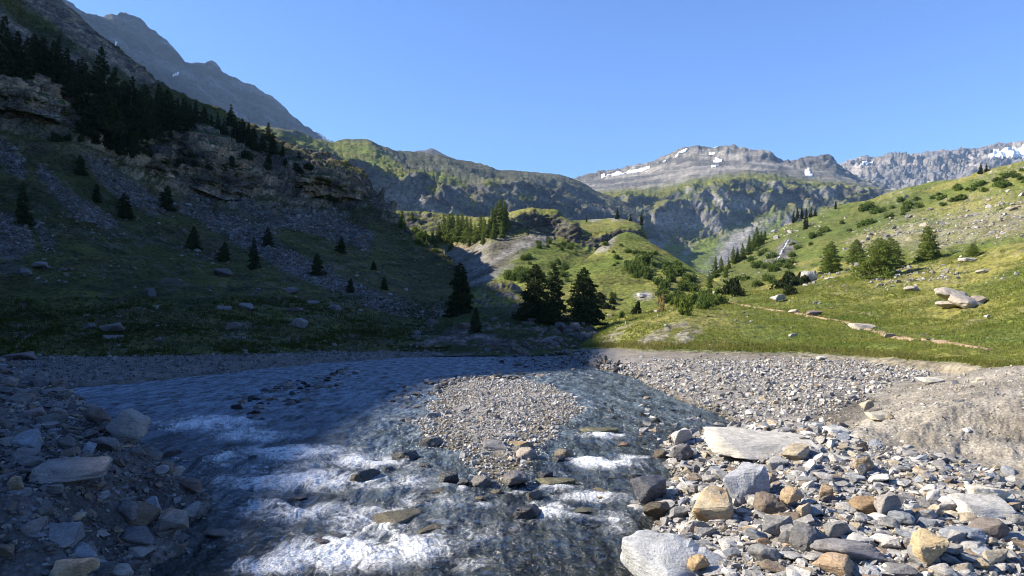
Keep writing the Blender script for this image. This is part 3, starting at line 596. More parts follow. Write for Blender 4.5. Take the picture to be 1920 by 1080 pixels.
gl = sstep(52, 57, gy)*sstep(9, 2, gx); c = mixc(c, GDARK*1.1, gl*.9)

m, nt, out = nmat('river_ground')
at = N(nt, 'ShaderNodeAttribute', attribute_name='Col'); g = N(nt, 'ShaderNodeNewGeometry'); vec = g.outputs['Position']
a = noise_node(nt, vec, 1.6, 5); b = noise_node(nt, vec, 14, 6, .7)
vo = N(nt, 'ShaderNodeTexVoronoi'); vo.inputs['Scale'].default_value = 13; nt.links.new(vec, vo.inputs['Vector'])
f = math_node(nt, 'MULTIPLY', math_node(nt, 'MULTIPLY', ramp(nt, a, .3, .7, .75, 1.25), ramp(nt, b, .3, .7, .62, 1.35)), ramp(nt, vo.outputs['Distance'], 0, .6, 1.15, .72))
bs = N(nt, 'ShaderNodeBsdfPrincipled'); bs.inputs['Roughness'].default_value = .9; bs.inputs['Specular IOR Level'].default_value = .2
nt.links.new(scale_col(nt, at.outputs['Color'], f), bs.inputs['Base Color'])
hsum = math_node(nt, 'SUBTRACT', b, math_node(nt, 'MULTIPLY', vo.outputs['Distance'], .5))
bp = N(nt, 'ShaderNodeBump'); bp.inputs['Distance'].default_value = .05; nt.links.new(hsum, bp.inputs['Height']); nt.links.new(bp.outputs['Normal'], bs.inputs['Normal'])
nt.links.new(bs.outputs[0], out.inputs[0]); M_BED = m
make_terrain('riverbed', p3, c, M_BED, True, 2)

# one wide sheet of ground under everything, out to the horizon
xs = np.linspace(-7000, 7000, 57); yq = np.linspace(-3000, 9000, 49); X, Y = np.meshgrid(xs, yq)
Gd = np.stack([X, Y, -3.0+0*X+.0*Y], -1); Gd[..., 2] += np.where(np.hypot(X, Y) > 400, 6*fbm(Gd*.001, 3), 0)-1
make_terrain('ground', Gd, np.broadcast_to(GRASS, Gd.shape), M_CENT, False)

# ================================================================ the stream
FOAM = [(560, 900, 330, 110, .46), (700, 1010, 300, 100, .52), (1000, 980, 240, 70, .34), (400, 795, 110, 20, .84), (470, 818, 110, 18, .7), (330, 800, 60, 16, .75), (560, 850, 150, 20, .8), (680, 868, 130, 20, .8), (470, 905, 120, 25, .7), (620, 905, 160, 28, .88), (420, 860, 70, 16, .66), (560, 960, 140, 30, .8), (690, 985, 120, 40, .86),
        (640, 1045, 170, 40, 1.02), (520, 1065, 110, 25, .9), (760, 1035, 110, 40, .85), (820, 945, 120, 30, .55), (760, 905, 110, 25, .55), (900, 1000, 140, 40, .48), (1000, 1010, 140, 40, .42), (880, 1060, 100, 30, .5), (1140, 868, 80, 14, 1.0), (1130, 818, 60, 7, .85), (1180, 860, 60, 8, .8),
        (1110, 935, 90, 14, .78), (1030, 960, 70, 25, .72), (1150, 985, 60, 35, .62), (1080, 1010, 60, 20, .45), (400, 880, 80, 30, .42), (360, 1020, 80, 35, .34), (440, 1010, 70, 35, .48), (800, 880, 70, 16, .45), (580, 785, 130, 16, .34), (250, 760, 120, 16, .25), (700, 720, 200, 20, .14)]
ROCKS = [(760, 865, 56), (690, 905, 48), (840, 908, 40), (968, 918, 52), (990, 972, 58), (1120, 935, 80), (1085, 968, 80), (1042, 912, 92), (740, 980, 100), (805, 1005, 74), (610, 1028, 90), (1220, 952, 74), (905, 944, 34), (1005, 942, 38), (1125, 812, 90), (868, 914, 24)]
pys = np.arange(1180, 648, -1.35); pxs = np.arange(-60, 1560, 1.6)
D0 = np.array([on_water(960, p)[1] for p in pys]); gx = (pxs[None, :]-CX)/F*D0[:, None]; gy = np.broadcast_to(D0[:, None], gx.shape)
PX = np.broadcast_to(pxs, gx.shape); PY = np.broadcast_to(pys[:, None], gx.shape)
I = np.zeros(gx.shape)
for cx, cy, rx, ry, a in FOAM:
    I = np.maximum(I, a*np.exp(-(((PX-cx)/rx)**2+((PY-cy)/ry)**2)*.9))
fl = np.stack([gx, gy, 0*gx], -1)
wx, wy = fbm(fl*1.1+3, 3), fbm(fl*1.1+53, 3)
for rx_, ry_, rw_ in ROCKS:
    I = np.maximum(I, .62*np.exp(-(((PX-rx_)/(rw_*.75))**2+((PY-ry_-5)/9)**2)))
fx = np.stack([gx*1.25+.22*gy+.8*wx, gy*.50+.8*wy, 0*gx], -1)
r1 = ridged(fx*C(2.6, 2.7, 1), 8, .72); r2 = fbm(fx*C(9, 9, 1), 5, .7); r0 = fbm(fx*.9+7, 3)
turb = np.clip(I*1.1, 0, 1)
swell = ridged(np.stack([gx*.8+.3*gy, gy*.75, 0*gx], -1)+.25*wx[..., None], 3, .45)-.3
v = I*(.24+1.0*r1+.40*r0+.40*swell)+.20*r2*sstep(.05, .4, I)
foam = .96*sstep(.33, 1.0, v)
foam = np.where(I < .05, 0, foam)
foam = foam+.30*sstep(.62, 1.0, .62*ridged(np.stack([gx*1.4, gy*.8, 0*gx], -1), 5, .6)+.35*r2)*sstep(16, 30, gy)
amp = .020+.030*np.clip(gy/30, 0, 1)+.06*turb
wav = amp*(fbm(np.stack([gx*1.6, gy*1.8, 0*gx], -1), 4, .55))+turb*(.15*swell+.03*r1)+turb*foam*.02*r2
gz = wl(gy)+wav
m, nt, out = nmat('stream_water')
g = N(nt, 'ShaderNodeNewGeometry'); vec = g.outputs['Position']
mp = N(nt, 'ShaderNodeMapping'); mp.inputs['Scale'].default_value = (1, 1.35, 1); nt.links.new(vec, mp.inputs['Vector'])
w1 = noise_node(nt, mp.outputs['Vector'], 2.2, 4, .6); w2 = noise_node(nt, mp.outputs['Vector'], 9, 4, .6)
mpb = N(nt, 'ShaderNodeMapping'); mpb.inputs['Scale'].default_value = (1, .42, 1); nt.links.new(vec, mpb.inputs['Vector']); w0 = noise_node(nt, mpb.outputs['Vector'], 1.5, 3, .55)
hs = math_node(nt, 'ADD', math_node(nt, 'ADD', w1, math_node(nt, 'MULTIPLY', w2, .35)), math_node(nt, 'MULTIPLY', w0, 2.6))
bp = N(nt, 'ShaderNodeBump'); bp.inputs['Distance'].default_value = .34; bp.inputs['Strength'].default_value = 1; nt.links.new(hs, bp.inputs['Height'])
fr = N(nt, 'ShaderNodeFresnel'); fr.inputs['IOR'].default_value = 1.40; nt.links.new(bp.outputs['Normal'], fr.inputs['Normal'])
gl = N(nt, 'ShaderNodeBsdfGlossy'); gl.inputs['Roughness'].default_value = .14; nt.links.new(bp.outputs['Normal'], gl.inputs['Normal'])
tr = N(nt, 'ShaderNodeBsdfTransparent'); tr.inputs['Color'].default_value = (.60, .68, .66, 1)
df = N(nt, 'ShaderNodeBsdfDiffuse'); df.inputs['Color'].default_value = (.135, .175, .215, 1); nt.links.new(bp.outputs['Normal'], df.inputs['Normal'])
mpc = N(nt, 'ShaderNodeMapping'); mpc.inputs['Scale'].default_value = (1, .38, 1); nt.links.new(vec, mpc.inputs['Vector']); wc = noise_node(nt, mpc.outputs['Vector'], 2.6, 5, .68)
mc = N(nt, 'ShaderNodeMix', data_type='RGBA'); mc.inputs['A'].default_value = (.055, .075, .095, 1); mc.inputs['B'].default_value = (.36, .47, .58, 1); nt.links.new(ramp(nt, wc, .34, .63, 0, 1), mc.inputs['Factor']); nt.links.new(mc.outputs['Result'], df.inputs['Color'])  # pale blue mottling paints sky-reflecting ripples into the diffuse colour
m1 = N(nt, 'ShaderNodeMixShader'); sx = N(nt, 'ShaderNodeSeparateXYZ'); nt.links.new(vec, sx.inputs[0]); nt.links.new(math_node(nt, 'MULTIPLY', ramp(nt, sx.outputs['Y'], 10, 24, .08, .74), ramp(nt, sx.outputs['X'], -2, 4, 1, .42)), m1.inputs[0]); nt.links.new(tr.outputs[0], m1.inputs[1]); nt.links.new(df.outputs[0], m1.inputs[2])  # painted sky sheen, lighter far off and over the shaded left channel
m2 = N(nt, 'ShaderNodeMixShader'); nt.links.new(fr.outputs[0], m2.inputs[0]); nt.links.new(m1.outputs[0], m2.inputs[1]); nt.links.new(gl.outputs[0], m2.inputs[2])
fo = N(nt, 'ShaderNodeBsdfPrincipled'); fo.inputs['Base Color'].default_value = (.74, .76, .78, 1); fo.inputs['Roughness'].default_value = .6; fb = N(nt, 'ShaderNodeBump'); fb.inputs['Distance'].default_value = .05; nt.links.new(w2, fb.inputs['Height']); nt.links.new(fb.outputs['Normal'], fo.inputs['Normal'])
at = N(nt, 'ShaderNodeAttribute', attribute_name='Foam'); w3 = noise_node(nt, mp.outputs['Vector'], 22, 5, .7)
ff = math_node(nt, 'MULTIPLY', at.outputs['Fac'], ramp(nt, w3, .35, .60, .34, 1.1))
m3 = N(nt, 'ShaderNodeMixShader'); nt.links.new(ff, m3.inputs[0]); nt.links.new(m2.outputs[0], m3.inputs[1]); nt.links.new(fo.outputs[0], m3.inputs[2])
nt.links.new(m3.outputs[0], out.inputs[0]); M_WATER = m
Wt = np.stack([gx, gy, gz], -1)
fh = floor_h(gx, gy); keepv = (gz > fh-.18)
fc = grid_faces(*gx.shape); fc = fc[keepv.ravel()[fc].any(1)]
ids, inv = np.unique(fc, return_inverse=True)
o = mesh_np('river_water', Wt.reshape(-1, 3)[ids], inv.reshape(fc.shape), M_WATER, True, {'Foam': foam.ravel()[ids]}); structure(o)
# ================================================================ stones
def rock_mesh(seed, detail, flat=.6, angular=.85, npts=14):
    r = np.random.default_rng(seed); bm = bmesh.new()
    for k in range(npts):
        d = r.normal(size=3); d /= np.linalg.norm(d)
        d = np.sign(d)*np.abs(d)**angular; d /= np.max(np.abs(d))**.55
        d *= r.uniform(.82, 1.0); bm.verts.new((d[0], d[1]*r.uniform(.75, 1), d[2]*flat))
    res = bmesh.ops.convex_hull(bm, input=bm.verts[:]); 
    bmesh.ops.delete(bm, geom=[v for v in bm.verts if not v.link_faces], context='VERTS')
    bmesh.ops.dissolve_limit(bm, angle_limit=.30, verts=bm.verts[:], edges=bm.edges[:])
    if detail:
        bmesh.ops.bevel(bm, geom=bm.edges[:], offset=.045, offset_type='OFFSET', segments=1, profile=.6, affect='EDGES', clamp_overlap=True)
    bmesh.ops.triangulate(bm, faces=bm.faces[:])
    for k in range(detail):
        L = np.mean([e.calc_length() for e in bm.edges])
        bmesh.ops.subdivide_edges(bm, edges=[e for e in bm.edges if e.calc_length() > L*.55], cuts=1, use_grid_fill=False)
        bmesh.ops.triangulate(bm, faces=bm.faces[:])
    V = np.array([v.co[:] for v in bm.verts]); bm.verts.index_update()
    Fc = np.array([[v.index for v in f.verts] for f in bm.faces]); 
    if detail:
        bm.normal_update(); Nn = np.array([v.normal[:] for v in bm.verts])
        dd = .06*fbm(V*2.2+seed, 3)+.05*(ridged(V*C(3.0, 3.0, 6)+seed*3, 3)-.4)
        V = V+Nn*dd[:, None]
    bm.free(); ext = np.abs(V).max(0); V = V/ext*C(1, 1, 1)        # unit half-extents
    return V, Fc

LOW = [rock_mesh(100+k, 0, .62, .8, 11+k % 5) for k in range(14)]
HIGH = [rock_mesh(300+k, 3, .65, .8, 12+k % 5) for k in range(12)]

def ledge_rock(seed, flat, steps, amp):
    V, Fc = rock_mesh(seed, 4, flat, .8, 15); ax = C(.25, .2, 1.); t = (V@ax)*steps+.5*fbm(V*2+seed, 3)
    V = V*(1-amp*((t % 1)**2)*sstep(-.9, .2, V[:, 2]))[:, None]; V = V*(1+.10*fbm(V*C(4, 1.5, 4)+seed, 4))[:, None]
    return V/np.abs(V).max(0), Fc
HIGH.append(ledge_rock(501, .4, 2.2, .10)); HIGH.append(ledge_rock(505, .5, 3.0, .14))

def stone_mat(name, use_obj, wet=False):
    m, nt, out = nmat(name); g = N(nt, 'ShaderNodeNewGeometry')
    if use_obj:
        ob = N(nt, 'ShaderNodeObjectInfo'); colr = ob.outputs['Color']; tc = N(nt, 'ShaderNodeTexCoord')
        vm = N(nt, 'ShaderNodeVectorMath', operation='ADD'); nt.links.new(g.outputs['Position'], vm.inputs[0]); nt.links.new(ob.outputs['Random'], vm.inputs[1]); vec = vm.outputs[0]
    else:
        at = N(nt, 'ShaderNodeAttribute', attribute_name='Col'); colr = at.outputs['Color']; vec = g.outputs['Position']
    a = noise_node(nt, vec, 5, 5, .6); b = noise_node(nt, vec, 28, 5, .7)
    mp = N(nt, 'ShaderNodeMapping'); mp.inputs['Scale'].default_value = (3, 3, 26); mp.inputs['Rotation'].default_value = (.4, .3, 0); nt.links.new(vec, mp.inputs['Vector'])
    s = noise_node(nt, mp.outputs['Vector'], 1.6, 4, .6)
    f = math_node(nt, 'MULTIPLY', math_node(nt, 'MULTIPLY', ramp(nt, a, .3, .7, .78, 1.2), ramp(nt, b, .3, .7, .72, 1.25)), ramp(nt, s, .35, .65, .85, 1.12))
    c = scale_col(nt, colr, f)
    if use_obj:      # rust stains where the object's alpha asks for them
        mx = N(nt, 'ShaderNodeMix', data_type='RGBA'); mx.inputs['B'].default_value = (.40, .225, .085, 1); nt.links.new(c, mx.inputs['A'])
        st = noise_node(nt, vec, 4.2, 5, .65); k = math_node(nt, 'MULTIPLY', ramp(nt, st, .46, .62, 0, 1), math_node(nt, 'SUBTRACT', 1.0, ob.outputs['Alpha'])); nt.links.new(k, mx.inputs['Factor']); c = mx.outputs['Result']
    bs = N(nt, 'ShaderNodeBsdfPrincipled'); bs.inputs['Roughness'].default_value = .28 if wet else .85; bs.inputs['Specular IOR Level'].default_value = .5 if wet else .2
    nt.links.new(c, bs.inputs['Base Color'])
    bp = N(nt, 'ShaderNodeBump'); bp.inputs['Distance'].default_value = .03; hh = math_node(nt, 'ADD', b, math_node(nt, 'MULTIPLY', s, .6)); nt.links.new(hh, bp.inputs['Height']); nt.links.new(bp.outputs['Normal'], bs.inputs['Normal'])
    nt.links.new(bs.outputs[0], out.inputs[0]); return m
M_ST_ATTR, M_ST_OBJ, M_ST_WET = stone_mat('rubble_stone', False), stone_mat('loose_stone', True), stone_mat('wet_stone', True, True)

HIME = []
for k, (V, Fc) in enumerate(HIGH):
    o = mesh_np('stone_shape', V, Fc, M_ST_OBJ, True, link=False); me = o.data; me.set_sharp_from_angle(angle=.5); bpy.data.objects.remove(o); HIME.append(me)
HIWET = []
for me in HIME:
    w_ = me.copy(); w_.materials.clear(); w_.materials.append(M_ST_WET); HIWET.append(w_)

PAL = {'grey': C(.285, .275, .262), 'dark grey': C(.155, .15, .15), 'pale': C(.47, .445, .405), 'tan': C(.37, .315, .235), 'rusty': C(.30, .222, .15), 'slate blue': C(.235, .25, .275), 'brown': C(.20, .16, .125), 'wet black': C(.030, .030, .032), 'wet brown': C(.07, .055, .032), 'mossy': C(.11, .10, .045)}
def rotz_tilt(rz, tilt, td):
    return (Matrix.Rotation(td, 3, 'Z') @ Matrix.Rotation(tilt, 3, 'X') @ Matrix.Rotation(-td, 3, 'Z') @ Matrix.Rotation(rz, 3, 'Z'))

def ground_at(px, py):
    h = cast(px, py)
    return h

def boulder(px, pyb, wpx, hpx, col, label, depth=.8, rz=None, tilt=0., td=0., shape=None, rust=0., wet=False, sink=.12, name='boulder', cat='boulder', group=None, on=None):
    """a stone whose foot shows at (px, pyb) and that looks wpx by hpx photo pixels"""
    h = ground_at(px, pyb) if on is None else None
    if h is None and on is None: return None
    loc = h[0] if on is None else Vector(on); D = loc.y
    k = random.randrange(len(HIME)) if shape is None else shape
    o = bpy.data.objects.new(name, (HIWET if wet else HIME)[k]); COL.objects.link(o)
    if h and h[3] == 'hillside': wpx, hpx = wpx*.88, hpx*.88
    sx, sz = wpx/F*D*.5, hpx/F*D*.5*1.06
    o.scale = (sx, sx*depth, sz)
    rz = random.uniform(-.35, .35) if rz is None else rz
    o.rotation_euler = rotz_tilt(rz, tilt, td).to_euler()
    o.location = (loc.x, loc.y+sx*depth*.75, loc.z+sz*(1-2*sink))
    cc = PAL[col] if isinstance(col, str) else C(*col)
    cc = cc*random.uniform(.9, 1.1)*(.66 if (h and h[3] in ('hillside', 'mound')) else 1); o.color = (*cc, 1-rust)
    tag(o, label, cat, group); return o

B = boulder
# --- sunlit rubble on the near right
B(1282, 1085, 175, 88, (.42, .425, .43), 'big smooth pale grey slab at the water edge in the sunny rubble', .95, .5, .32, 0, 3, sink=.36)
B(1352, 985, 100, 62, (.44, .37, .26), 'orange-stained block lying behind the big pale slab', .8, .25, .22, .2, 1, rust=.7)
B(1402, 942, 92, 80, (.31, .32, .345), 'tall blue-grey pointed boulder leaning among the sunny rubble', .55, -.2, -.35, .2, 5)
B(1450, 858, 235, 46, (.56, .52, .45), 'long white bedrock slab sloping down at the edge of the rubble', .8, -.1, .07, 1.2, 7, sink=.3)
B(1500, 866, 50, 36, 'tan', 'brown angular block resting against the long white slab', .8, .4, shape=2)
B(1283, 866, 46, 34, 'dark grey', 'dark grey block at the head of the rubble beside the water', .9, .2, shape=4)
B(1283, 838, 44, 36, 'pale', 'pale cracked stone above the dark grey block by the water', .8, .2, shape=6)
B(1220, 950, 74, 58, (.075, .075, .085), 'dark wet boulder half in the water at the rubble edge', .9, .1, shape=8, wet=True)
B(1240, 975, 60, 32, 'wet brown', 'brown wet wedge of rock below the dark wet boulder', .7, .4, shape=9, wet=True)
B(1490, 962, 42, 50, (.38, .285, .18), 'upright tan prism-shaped stone in the middle of the rubble', .9, .3, shape=10)
B(1515, 978, 40, 38, (.42, .34, .24), 'cream triangular stone beside the upright tan prism stone', .6, .2, .3, shape=0)
B(1452, 968, 56, 40, 'brown', 'flat brown-grey stone leaning on the blue-grey pointed boulder', .8, .1, .3, .5, 3)
B(1462, 1005, 62, 44, 'grey', 'grey block just right of the orange-stained block', .8, -.2, shape=11)
B(1677, 978, 54, 54, (.27, .245, .225), 'round speckled grey and pink boulder in the rubble', .95, 0, shape=6)
B(1628, 968, 58, 38, (.27, .19, .115), 'brown squarish block next to the round speckled boulder', .8, .1, shape=2)
B(1748, 1060, 70, 64, (.45, .36, .22), 'large knobbly yellow-cream boulder near the bottom of the rubble', .9, .1, shape=5, rust=.2)
B(1605, 1060, 140, 38, (.21, .20, .20), 'long dark grey layered slab lying in the low rubble', .5, -.12, .1, 0, 9)
B(1578, 1082, 90, 34, (.36, .26, .17), 'pinkish brown long stone under the layered grey slab', .7, -.1, shape=1)
B(1313, 1086, 42, 44, (.36, .26, .15), 'small orange-stained stone touching the big pale slab', .8, .3, shape=10, rust=.8)
B(1868, 982, 112, 40, (.48, .455, .41), 'wide cream slab on the mud at the end of the rubble', .9, -.1, .12, 0, 7)
B(1870, 950, 92, 36, (.52, .48, .40), 'pointed cream slab tilted against the muddy bank', .5, -.35, .35, .4, 0, rust=.15)
B(1865, 1012, 66, 40, (.19, .165, .15), 'dark brown sharp-edged block below the cream slabs', .7, -.3, shape=2)
B(1830, 1026, 90, 30, 'slate blue', 'blue-grey flat slab beside the dark brown sharp-edged block', .7, .1, .1, shape=9)
B(1870, 1062, 62, 34, (.38, .33, .25), 'smooth buff stone near the bottom corner of the rubble', .8, .2, shape=11)
B(1625, 886, 40, 30, (.28, .22, .15), 'rough brown stone where the rubble meets the mud', .8, .1, shape=4)
B(1620, 896, 30, 26, 'dark grey', 'small dark block in front of the rough brown stone', .8, .4, shape=8)
B(1555, 940, 34, 32, 'rusty', 'reddish brown stone right of the cream triangular stone', .8, .3, shape=1)
B(1525, 1035, 62, 50, 'dark grey', 'dark grey slanting stone above the layered grey slab', .8, .5, .3, 0, 3)
B(1578, 1018, 52, 40, (.23, .22, .21), 'lumpy grey stone in the centre of the low rubble', .8, 0, shape=6)
B(1440, 1060, 66, 34, (.19, .19, .185), 'layered grey-green flake right of the big pale slab', .6, -.3, .2, 0, 9)
B(1460, 880, 44, 24, 'grey', 'rounded grey cobble under the long white slab', .8, 0, shape=5)
# --- pale slabs set in the mud
B(1576, 818, 48, 20, (.55, .52, .46), 'flat white slab lying in the damp hollow', .9, .1, .05, 0, 7, sink=.25)
B(1520, 818, 26, 9, (.52, .5, .45), 'small white plate near the long white slab', .8, 0, .05, 0, 3)
B(1655, 786, 46, 14, (.50, .46, .36), 'cream plate of bare rock set in the muddy bank', .9, 0, .03, 0, 7, sink=.3)
B(1632, 772, 30, 22, (.42, .37, .28), 'yellowish rough rock at the edge of the damp hollow', .8, .2, shape=6)
B(1600, 750, 26, 10, 'grey', 'grey stone at the tip of the gravel bar by the mud', .8, .2, shape=4)
B(1755, 718, 50, 10, (.50, .46, .38), 'low cream rock on top of the muddy bank', .9, 0, shape=7)
# --- bank in the shade on the near left
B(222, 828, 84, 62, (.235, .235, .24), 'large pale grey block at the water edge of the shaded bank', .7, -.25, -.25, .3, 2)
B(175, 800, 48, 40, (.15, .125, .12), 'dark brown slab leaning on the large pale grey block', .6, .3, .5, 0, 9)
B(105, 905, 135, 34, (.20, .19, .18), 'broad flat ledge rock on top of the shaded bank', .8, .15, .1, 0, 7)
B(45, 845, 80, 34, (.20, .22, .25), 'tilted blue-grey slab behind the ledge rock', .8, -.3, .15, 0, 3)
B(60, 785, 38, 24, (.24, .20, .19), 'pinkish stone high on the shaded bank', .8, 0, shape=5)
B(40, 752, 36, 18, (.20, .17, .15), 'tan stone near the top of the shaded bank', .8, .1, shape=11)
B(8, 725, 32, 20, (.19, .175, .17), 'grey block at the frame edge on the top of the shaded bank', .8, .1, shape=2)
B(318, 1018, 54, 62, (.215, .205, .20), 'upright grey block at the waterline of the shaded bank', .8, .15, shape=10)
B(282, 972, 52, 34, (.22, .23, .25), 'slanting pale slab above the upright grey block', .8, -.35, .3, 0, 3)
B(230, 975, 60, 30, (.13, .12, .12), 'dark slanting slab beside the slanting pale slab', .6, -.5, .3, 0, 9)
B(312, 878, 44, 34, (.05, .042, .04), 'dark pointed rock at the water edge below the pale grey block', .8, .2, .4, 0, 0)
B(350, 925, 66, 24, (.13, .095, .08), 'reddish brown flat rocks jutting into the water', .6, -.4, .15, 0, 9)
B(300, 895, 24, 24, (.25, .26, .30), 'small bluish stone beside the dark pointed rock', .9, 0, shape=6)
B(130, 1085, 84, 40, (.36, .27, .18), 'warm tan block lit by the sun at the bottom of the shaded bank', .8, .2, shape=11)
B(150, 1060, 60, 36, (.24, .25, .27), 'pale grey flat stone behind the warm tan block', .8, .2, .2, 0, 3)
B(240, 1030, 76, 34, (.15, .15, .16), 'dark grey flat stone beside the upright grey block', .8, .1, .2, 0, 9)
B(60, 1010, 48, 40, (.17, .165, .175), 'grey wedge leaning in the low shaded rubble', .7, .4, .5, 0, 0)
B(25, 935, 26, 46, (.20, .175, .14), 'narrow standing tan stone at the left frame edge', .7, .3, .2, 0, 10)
# --- rocks standing in the stream
def W(px, py, w_, h_, col, lab, depth=.8, shape=None, wet=True, sink=.25, **k):
    x, y = on_water(px, py); return B(px, py, w_, h_, col, lab, depth, None, 0, 0, shape, wet=wet, sink=sink, on=(x, y, float(wl(y))-.02), **k)
W(760, 865, 56, 26, 'wet black', 'black wet rock standing in the stream beside the gravel island', shape=4)
W(690, 905, 48, 32, 'wet black', 'dark pointed rock among the rapids', shape=0)
W(668, 908, 34, 24, 'wet brown', 'brown wet rock touching the dark pointed rock in the rapids', shape=9)
W(840, 908, 40, 30, 'wet black', 'black wet stone at the foot of the gravel island', shape=8)
W(900, 915, 44, 30, (.12, .105, .095), 'brown-grey rock between the black stones at the island foot', shape=2)
W(868, 912, 24, 22, 'wet black', 'round black stone next to the brown-grey rock', shape=5)
W(968, 918, 52, 42, (.13, .115, .105), 'tall grey-brown boulder at the lower tip of the gravel island', .9, 10)
W(1005, 940, 38, 26, (.09, .078, .065), 'pyramid-shaped brown rock just below the island tip', shape=0)
W(905, 942, 34, 14, 'wet brown', 'low dark rock in front of the island foot', shape=9)
W(990, 972, 58, 30, 'wet black', 'black wet rock in the lower stream in front of the pyramid rock', shape=4)
W(1042, 914, 84, 28, 'mossy', 'long mossy flat rock just under the right channel', .6, shape=8, sink=.42)
W(1120, 935, 80, 22, (.16, .115, .045), 'ochre rock washed over by the right channel', shape=5, sink=.45)
W(1085, 968, 80, 18, 'mossy', 'low ochre-green rock below the washed-over ochre rock', shape=6, sink=.5)
W(1055, 860, 40, 24, (.15, .12, .07), 'yellow-brown wet rock at the head of the right rapid', shape=2)
W(1048, 868, 28, 18, 'wet black', 'small black rock beside the yellow-brown wet rock', shape=8)
W(1125, 812, 80, 20, (.12, .11, .05), 'long mossy sill rock across the right channel', .5, shape=8, sink=.5)
W(1172, 838, 26, 12, (.16, .10, .06), 'small rusty stone in the right channel', shape=1)
W(1240, 862, 30, 26, 'wet brown', 'brown wet stone where the rubble meets the right channel', shape=2)
W(740, 980, 100, 50, (.085, .07, .035), 'submerged ochre boulder in the main rapids', .9, 8, sink=.66)
W(805, 1005, 74, 36, (.09, .07, .035), 'submerged brown boulder right of the ochre one in the rapids', .9, 6, sink=.62)
W(610, 1028, 90, 34, (.06, .05, .045), 'dark rock with white water breaking over it', .9, 4, sink=.5)
W(400, 1010, 60, 16, (.07, .062, .05), 'dark flat stone awash beside the shaded bank', shape=9)
W(322, 755, 26, 9, (.05, .042, .04), 'single dark stone in the quiet blue water', shape=5, sink=.35)
W(862, 775, 34, 18, (.21, .20, .195), 'grey cobble on the upstream edge of the gravel island', shape=5, wet=False)
W(985, 862, 44, 30, (.31, .265, .225), 'pinkish flat-topped block on the lower gravel island', shape=2, wet=False)
W(975, 842, 46, 22, (.36, .27, .16), 'tan stone behind the pinkish flat-topped block', shape=11, wet=False)
W(930, 850, 54, 30, (.17, .17, .175), 'grey pointed slab on the lower gravel island', shape=3, wet=False)
W(958, 826, 26, 18, (.33, .32, .31), 'pale block in the middle of the gravel island', shape=10, wet=False)
W(808, 838, 50, 24, (.12, .115, .11), 'dark grey stone at the shaded side of the gravel island', shape=4, wet=False)
W(812, 785, 30, 16, (.22, .22, .225), 'smooth grey boulder at the upstream corner of the island', shape=6, wet=False)

W(795, 880, 30, 16, 'wet black', 'small black wet stone upstream of the black stones at the island foot', shape=9)
W(930, 928, 26, 14, 'wet brown', 'small brown wet stone wedged below the tall grey-brown boulder', shape=2)
W(1022, 898, 34, 20, 'wet black', 'dark wet stone at the right tip of the gravel island', shape=8)
W(820, 925, 28, 12, 'wet brown', 'low brown wet stone in front of the black island-foot stone', shape=5)
W(725, 885, 30, 14, 'wet black', 'low black stone between the rapids and the black stream rock', shape=4)
W(1195, 905, 34, 20, 'wet black', 'black wet stone beside the rubble below the right rapid', shape=0)
W(1150, 900, 26, 10, 'wet brown', 'small brown stone awash under the right rapid', shape=6, sink=.4)
W(560, 935, 36, 12, 'wet black', 'dark stone nearly drowned in the upper rapids', shape=5, sink=.4)
# --- boulders on the hillsides
B(555, 616, 40, 24, (.30, .295, .28), 'pale squared boulder on the shaded grass near the gravel shore', .8, shape=2, sink=.08)
B(205, 622, 50, 22, (.235, .225, .22), 'broad split boulder on the shaded grass nearest the left frame edge', .8, shape=5)
B(70, 507, 30, 22, (.26, .25, .26), 'pale cube-like boulder under the left scree chute', .8, shape=10)
B(40, 517, 30, 18, (.20, .195, .20), 'grey boulder just left of the pale cube-like boulder', .8, shape=4)
B(435, 620, 30, 20, (.20, .19, .185), 'rough grey boulder on the shaded grass between the two broad boulders', .8, shape=6)
B(455, 582, 46, 18, (.25, .24, .245), 'pair-shaped pale outcrop rock on the shaded slope', .8, shape=9)
B(415, 582, 34, 12, (.20, .19, .19), 'low grey rock left of the pair-shaped outcrop rock', .8, shape=7)
B(545, 550, 40, 16, (.22, .21, .21), 'flat grey rock in the middle of the shaded slope', .8, shape=3)
B(410, 518, 54, 20, (.17, .16, .155), 'long dark boulder under the small conifers of the shaded slope', .8, shape=9)
B(585, 570, 26, 9, (.22, .21, .21), 'thin grey rock right of the flat grey rock on the shaded slope', .8, shape=7)
B(550, 586, 36, 12, (.20, .19, .19), 'ragged grey rock above the pale squared boulder', .8, shape=6)
B(625, 582, 34, 14, (.21, .20, .20), 'grey rock by the lower end of the main scree', .8, shape=1)
B(295, 640, 16, 10, (.23, .22, .22), 'small round stone right of the broad split boulder', .8, shape=5)
B(30, 676, 60, 18, (.16, .13, .13), 'low dark reddish boulder on the gravel shore at the left frame edge', .8, shape=5)
B(205, 636, 44, 10, (.19, .18, .18), 'thin rock shelf under the broad split boulder', .8, shape=7)
B(165, 617, 26, 14, (.17, .16, .16), 'small cracked rock left of the broad split boulder', .8, shape=4)
B(780, 628, 20, 8, (.19, .18, .18), 'small flat stone at the edge of the shaded meadow', .8, shape=7)
B(318, 532, 40, 14, (.17, .16, .16), 'low broken rock in the shaded meadow', .8, shape=6)
B(275, 555, 30, 20, (.14, .135, .14), 'dark broken rock right of the meadow hollow', .8, shape=1)
B(1808, 566, 78, 24, (.40, .355, .30), 'topmost slab of the tilted pinkish outcrop on the sunny grass', .8, .5, .45, .6, 9)
B(1826, 574, 66, 20, (.36, .31, .26), 'middle slab of the tilted pinkish outcrop on the sunny grass', .7, .5, .40, .5, 3)
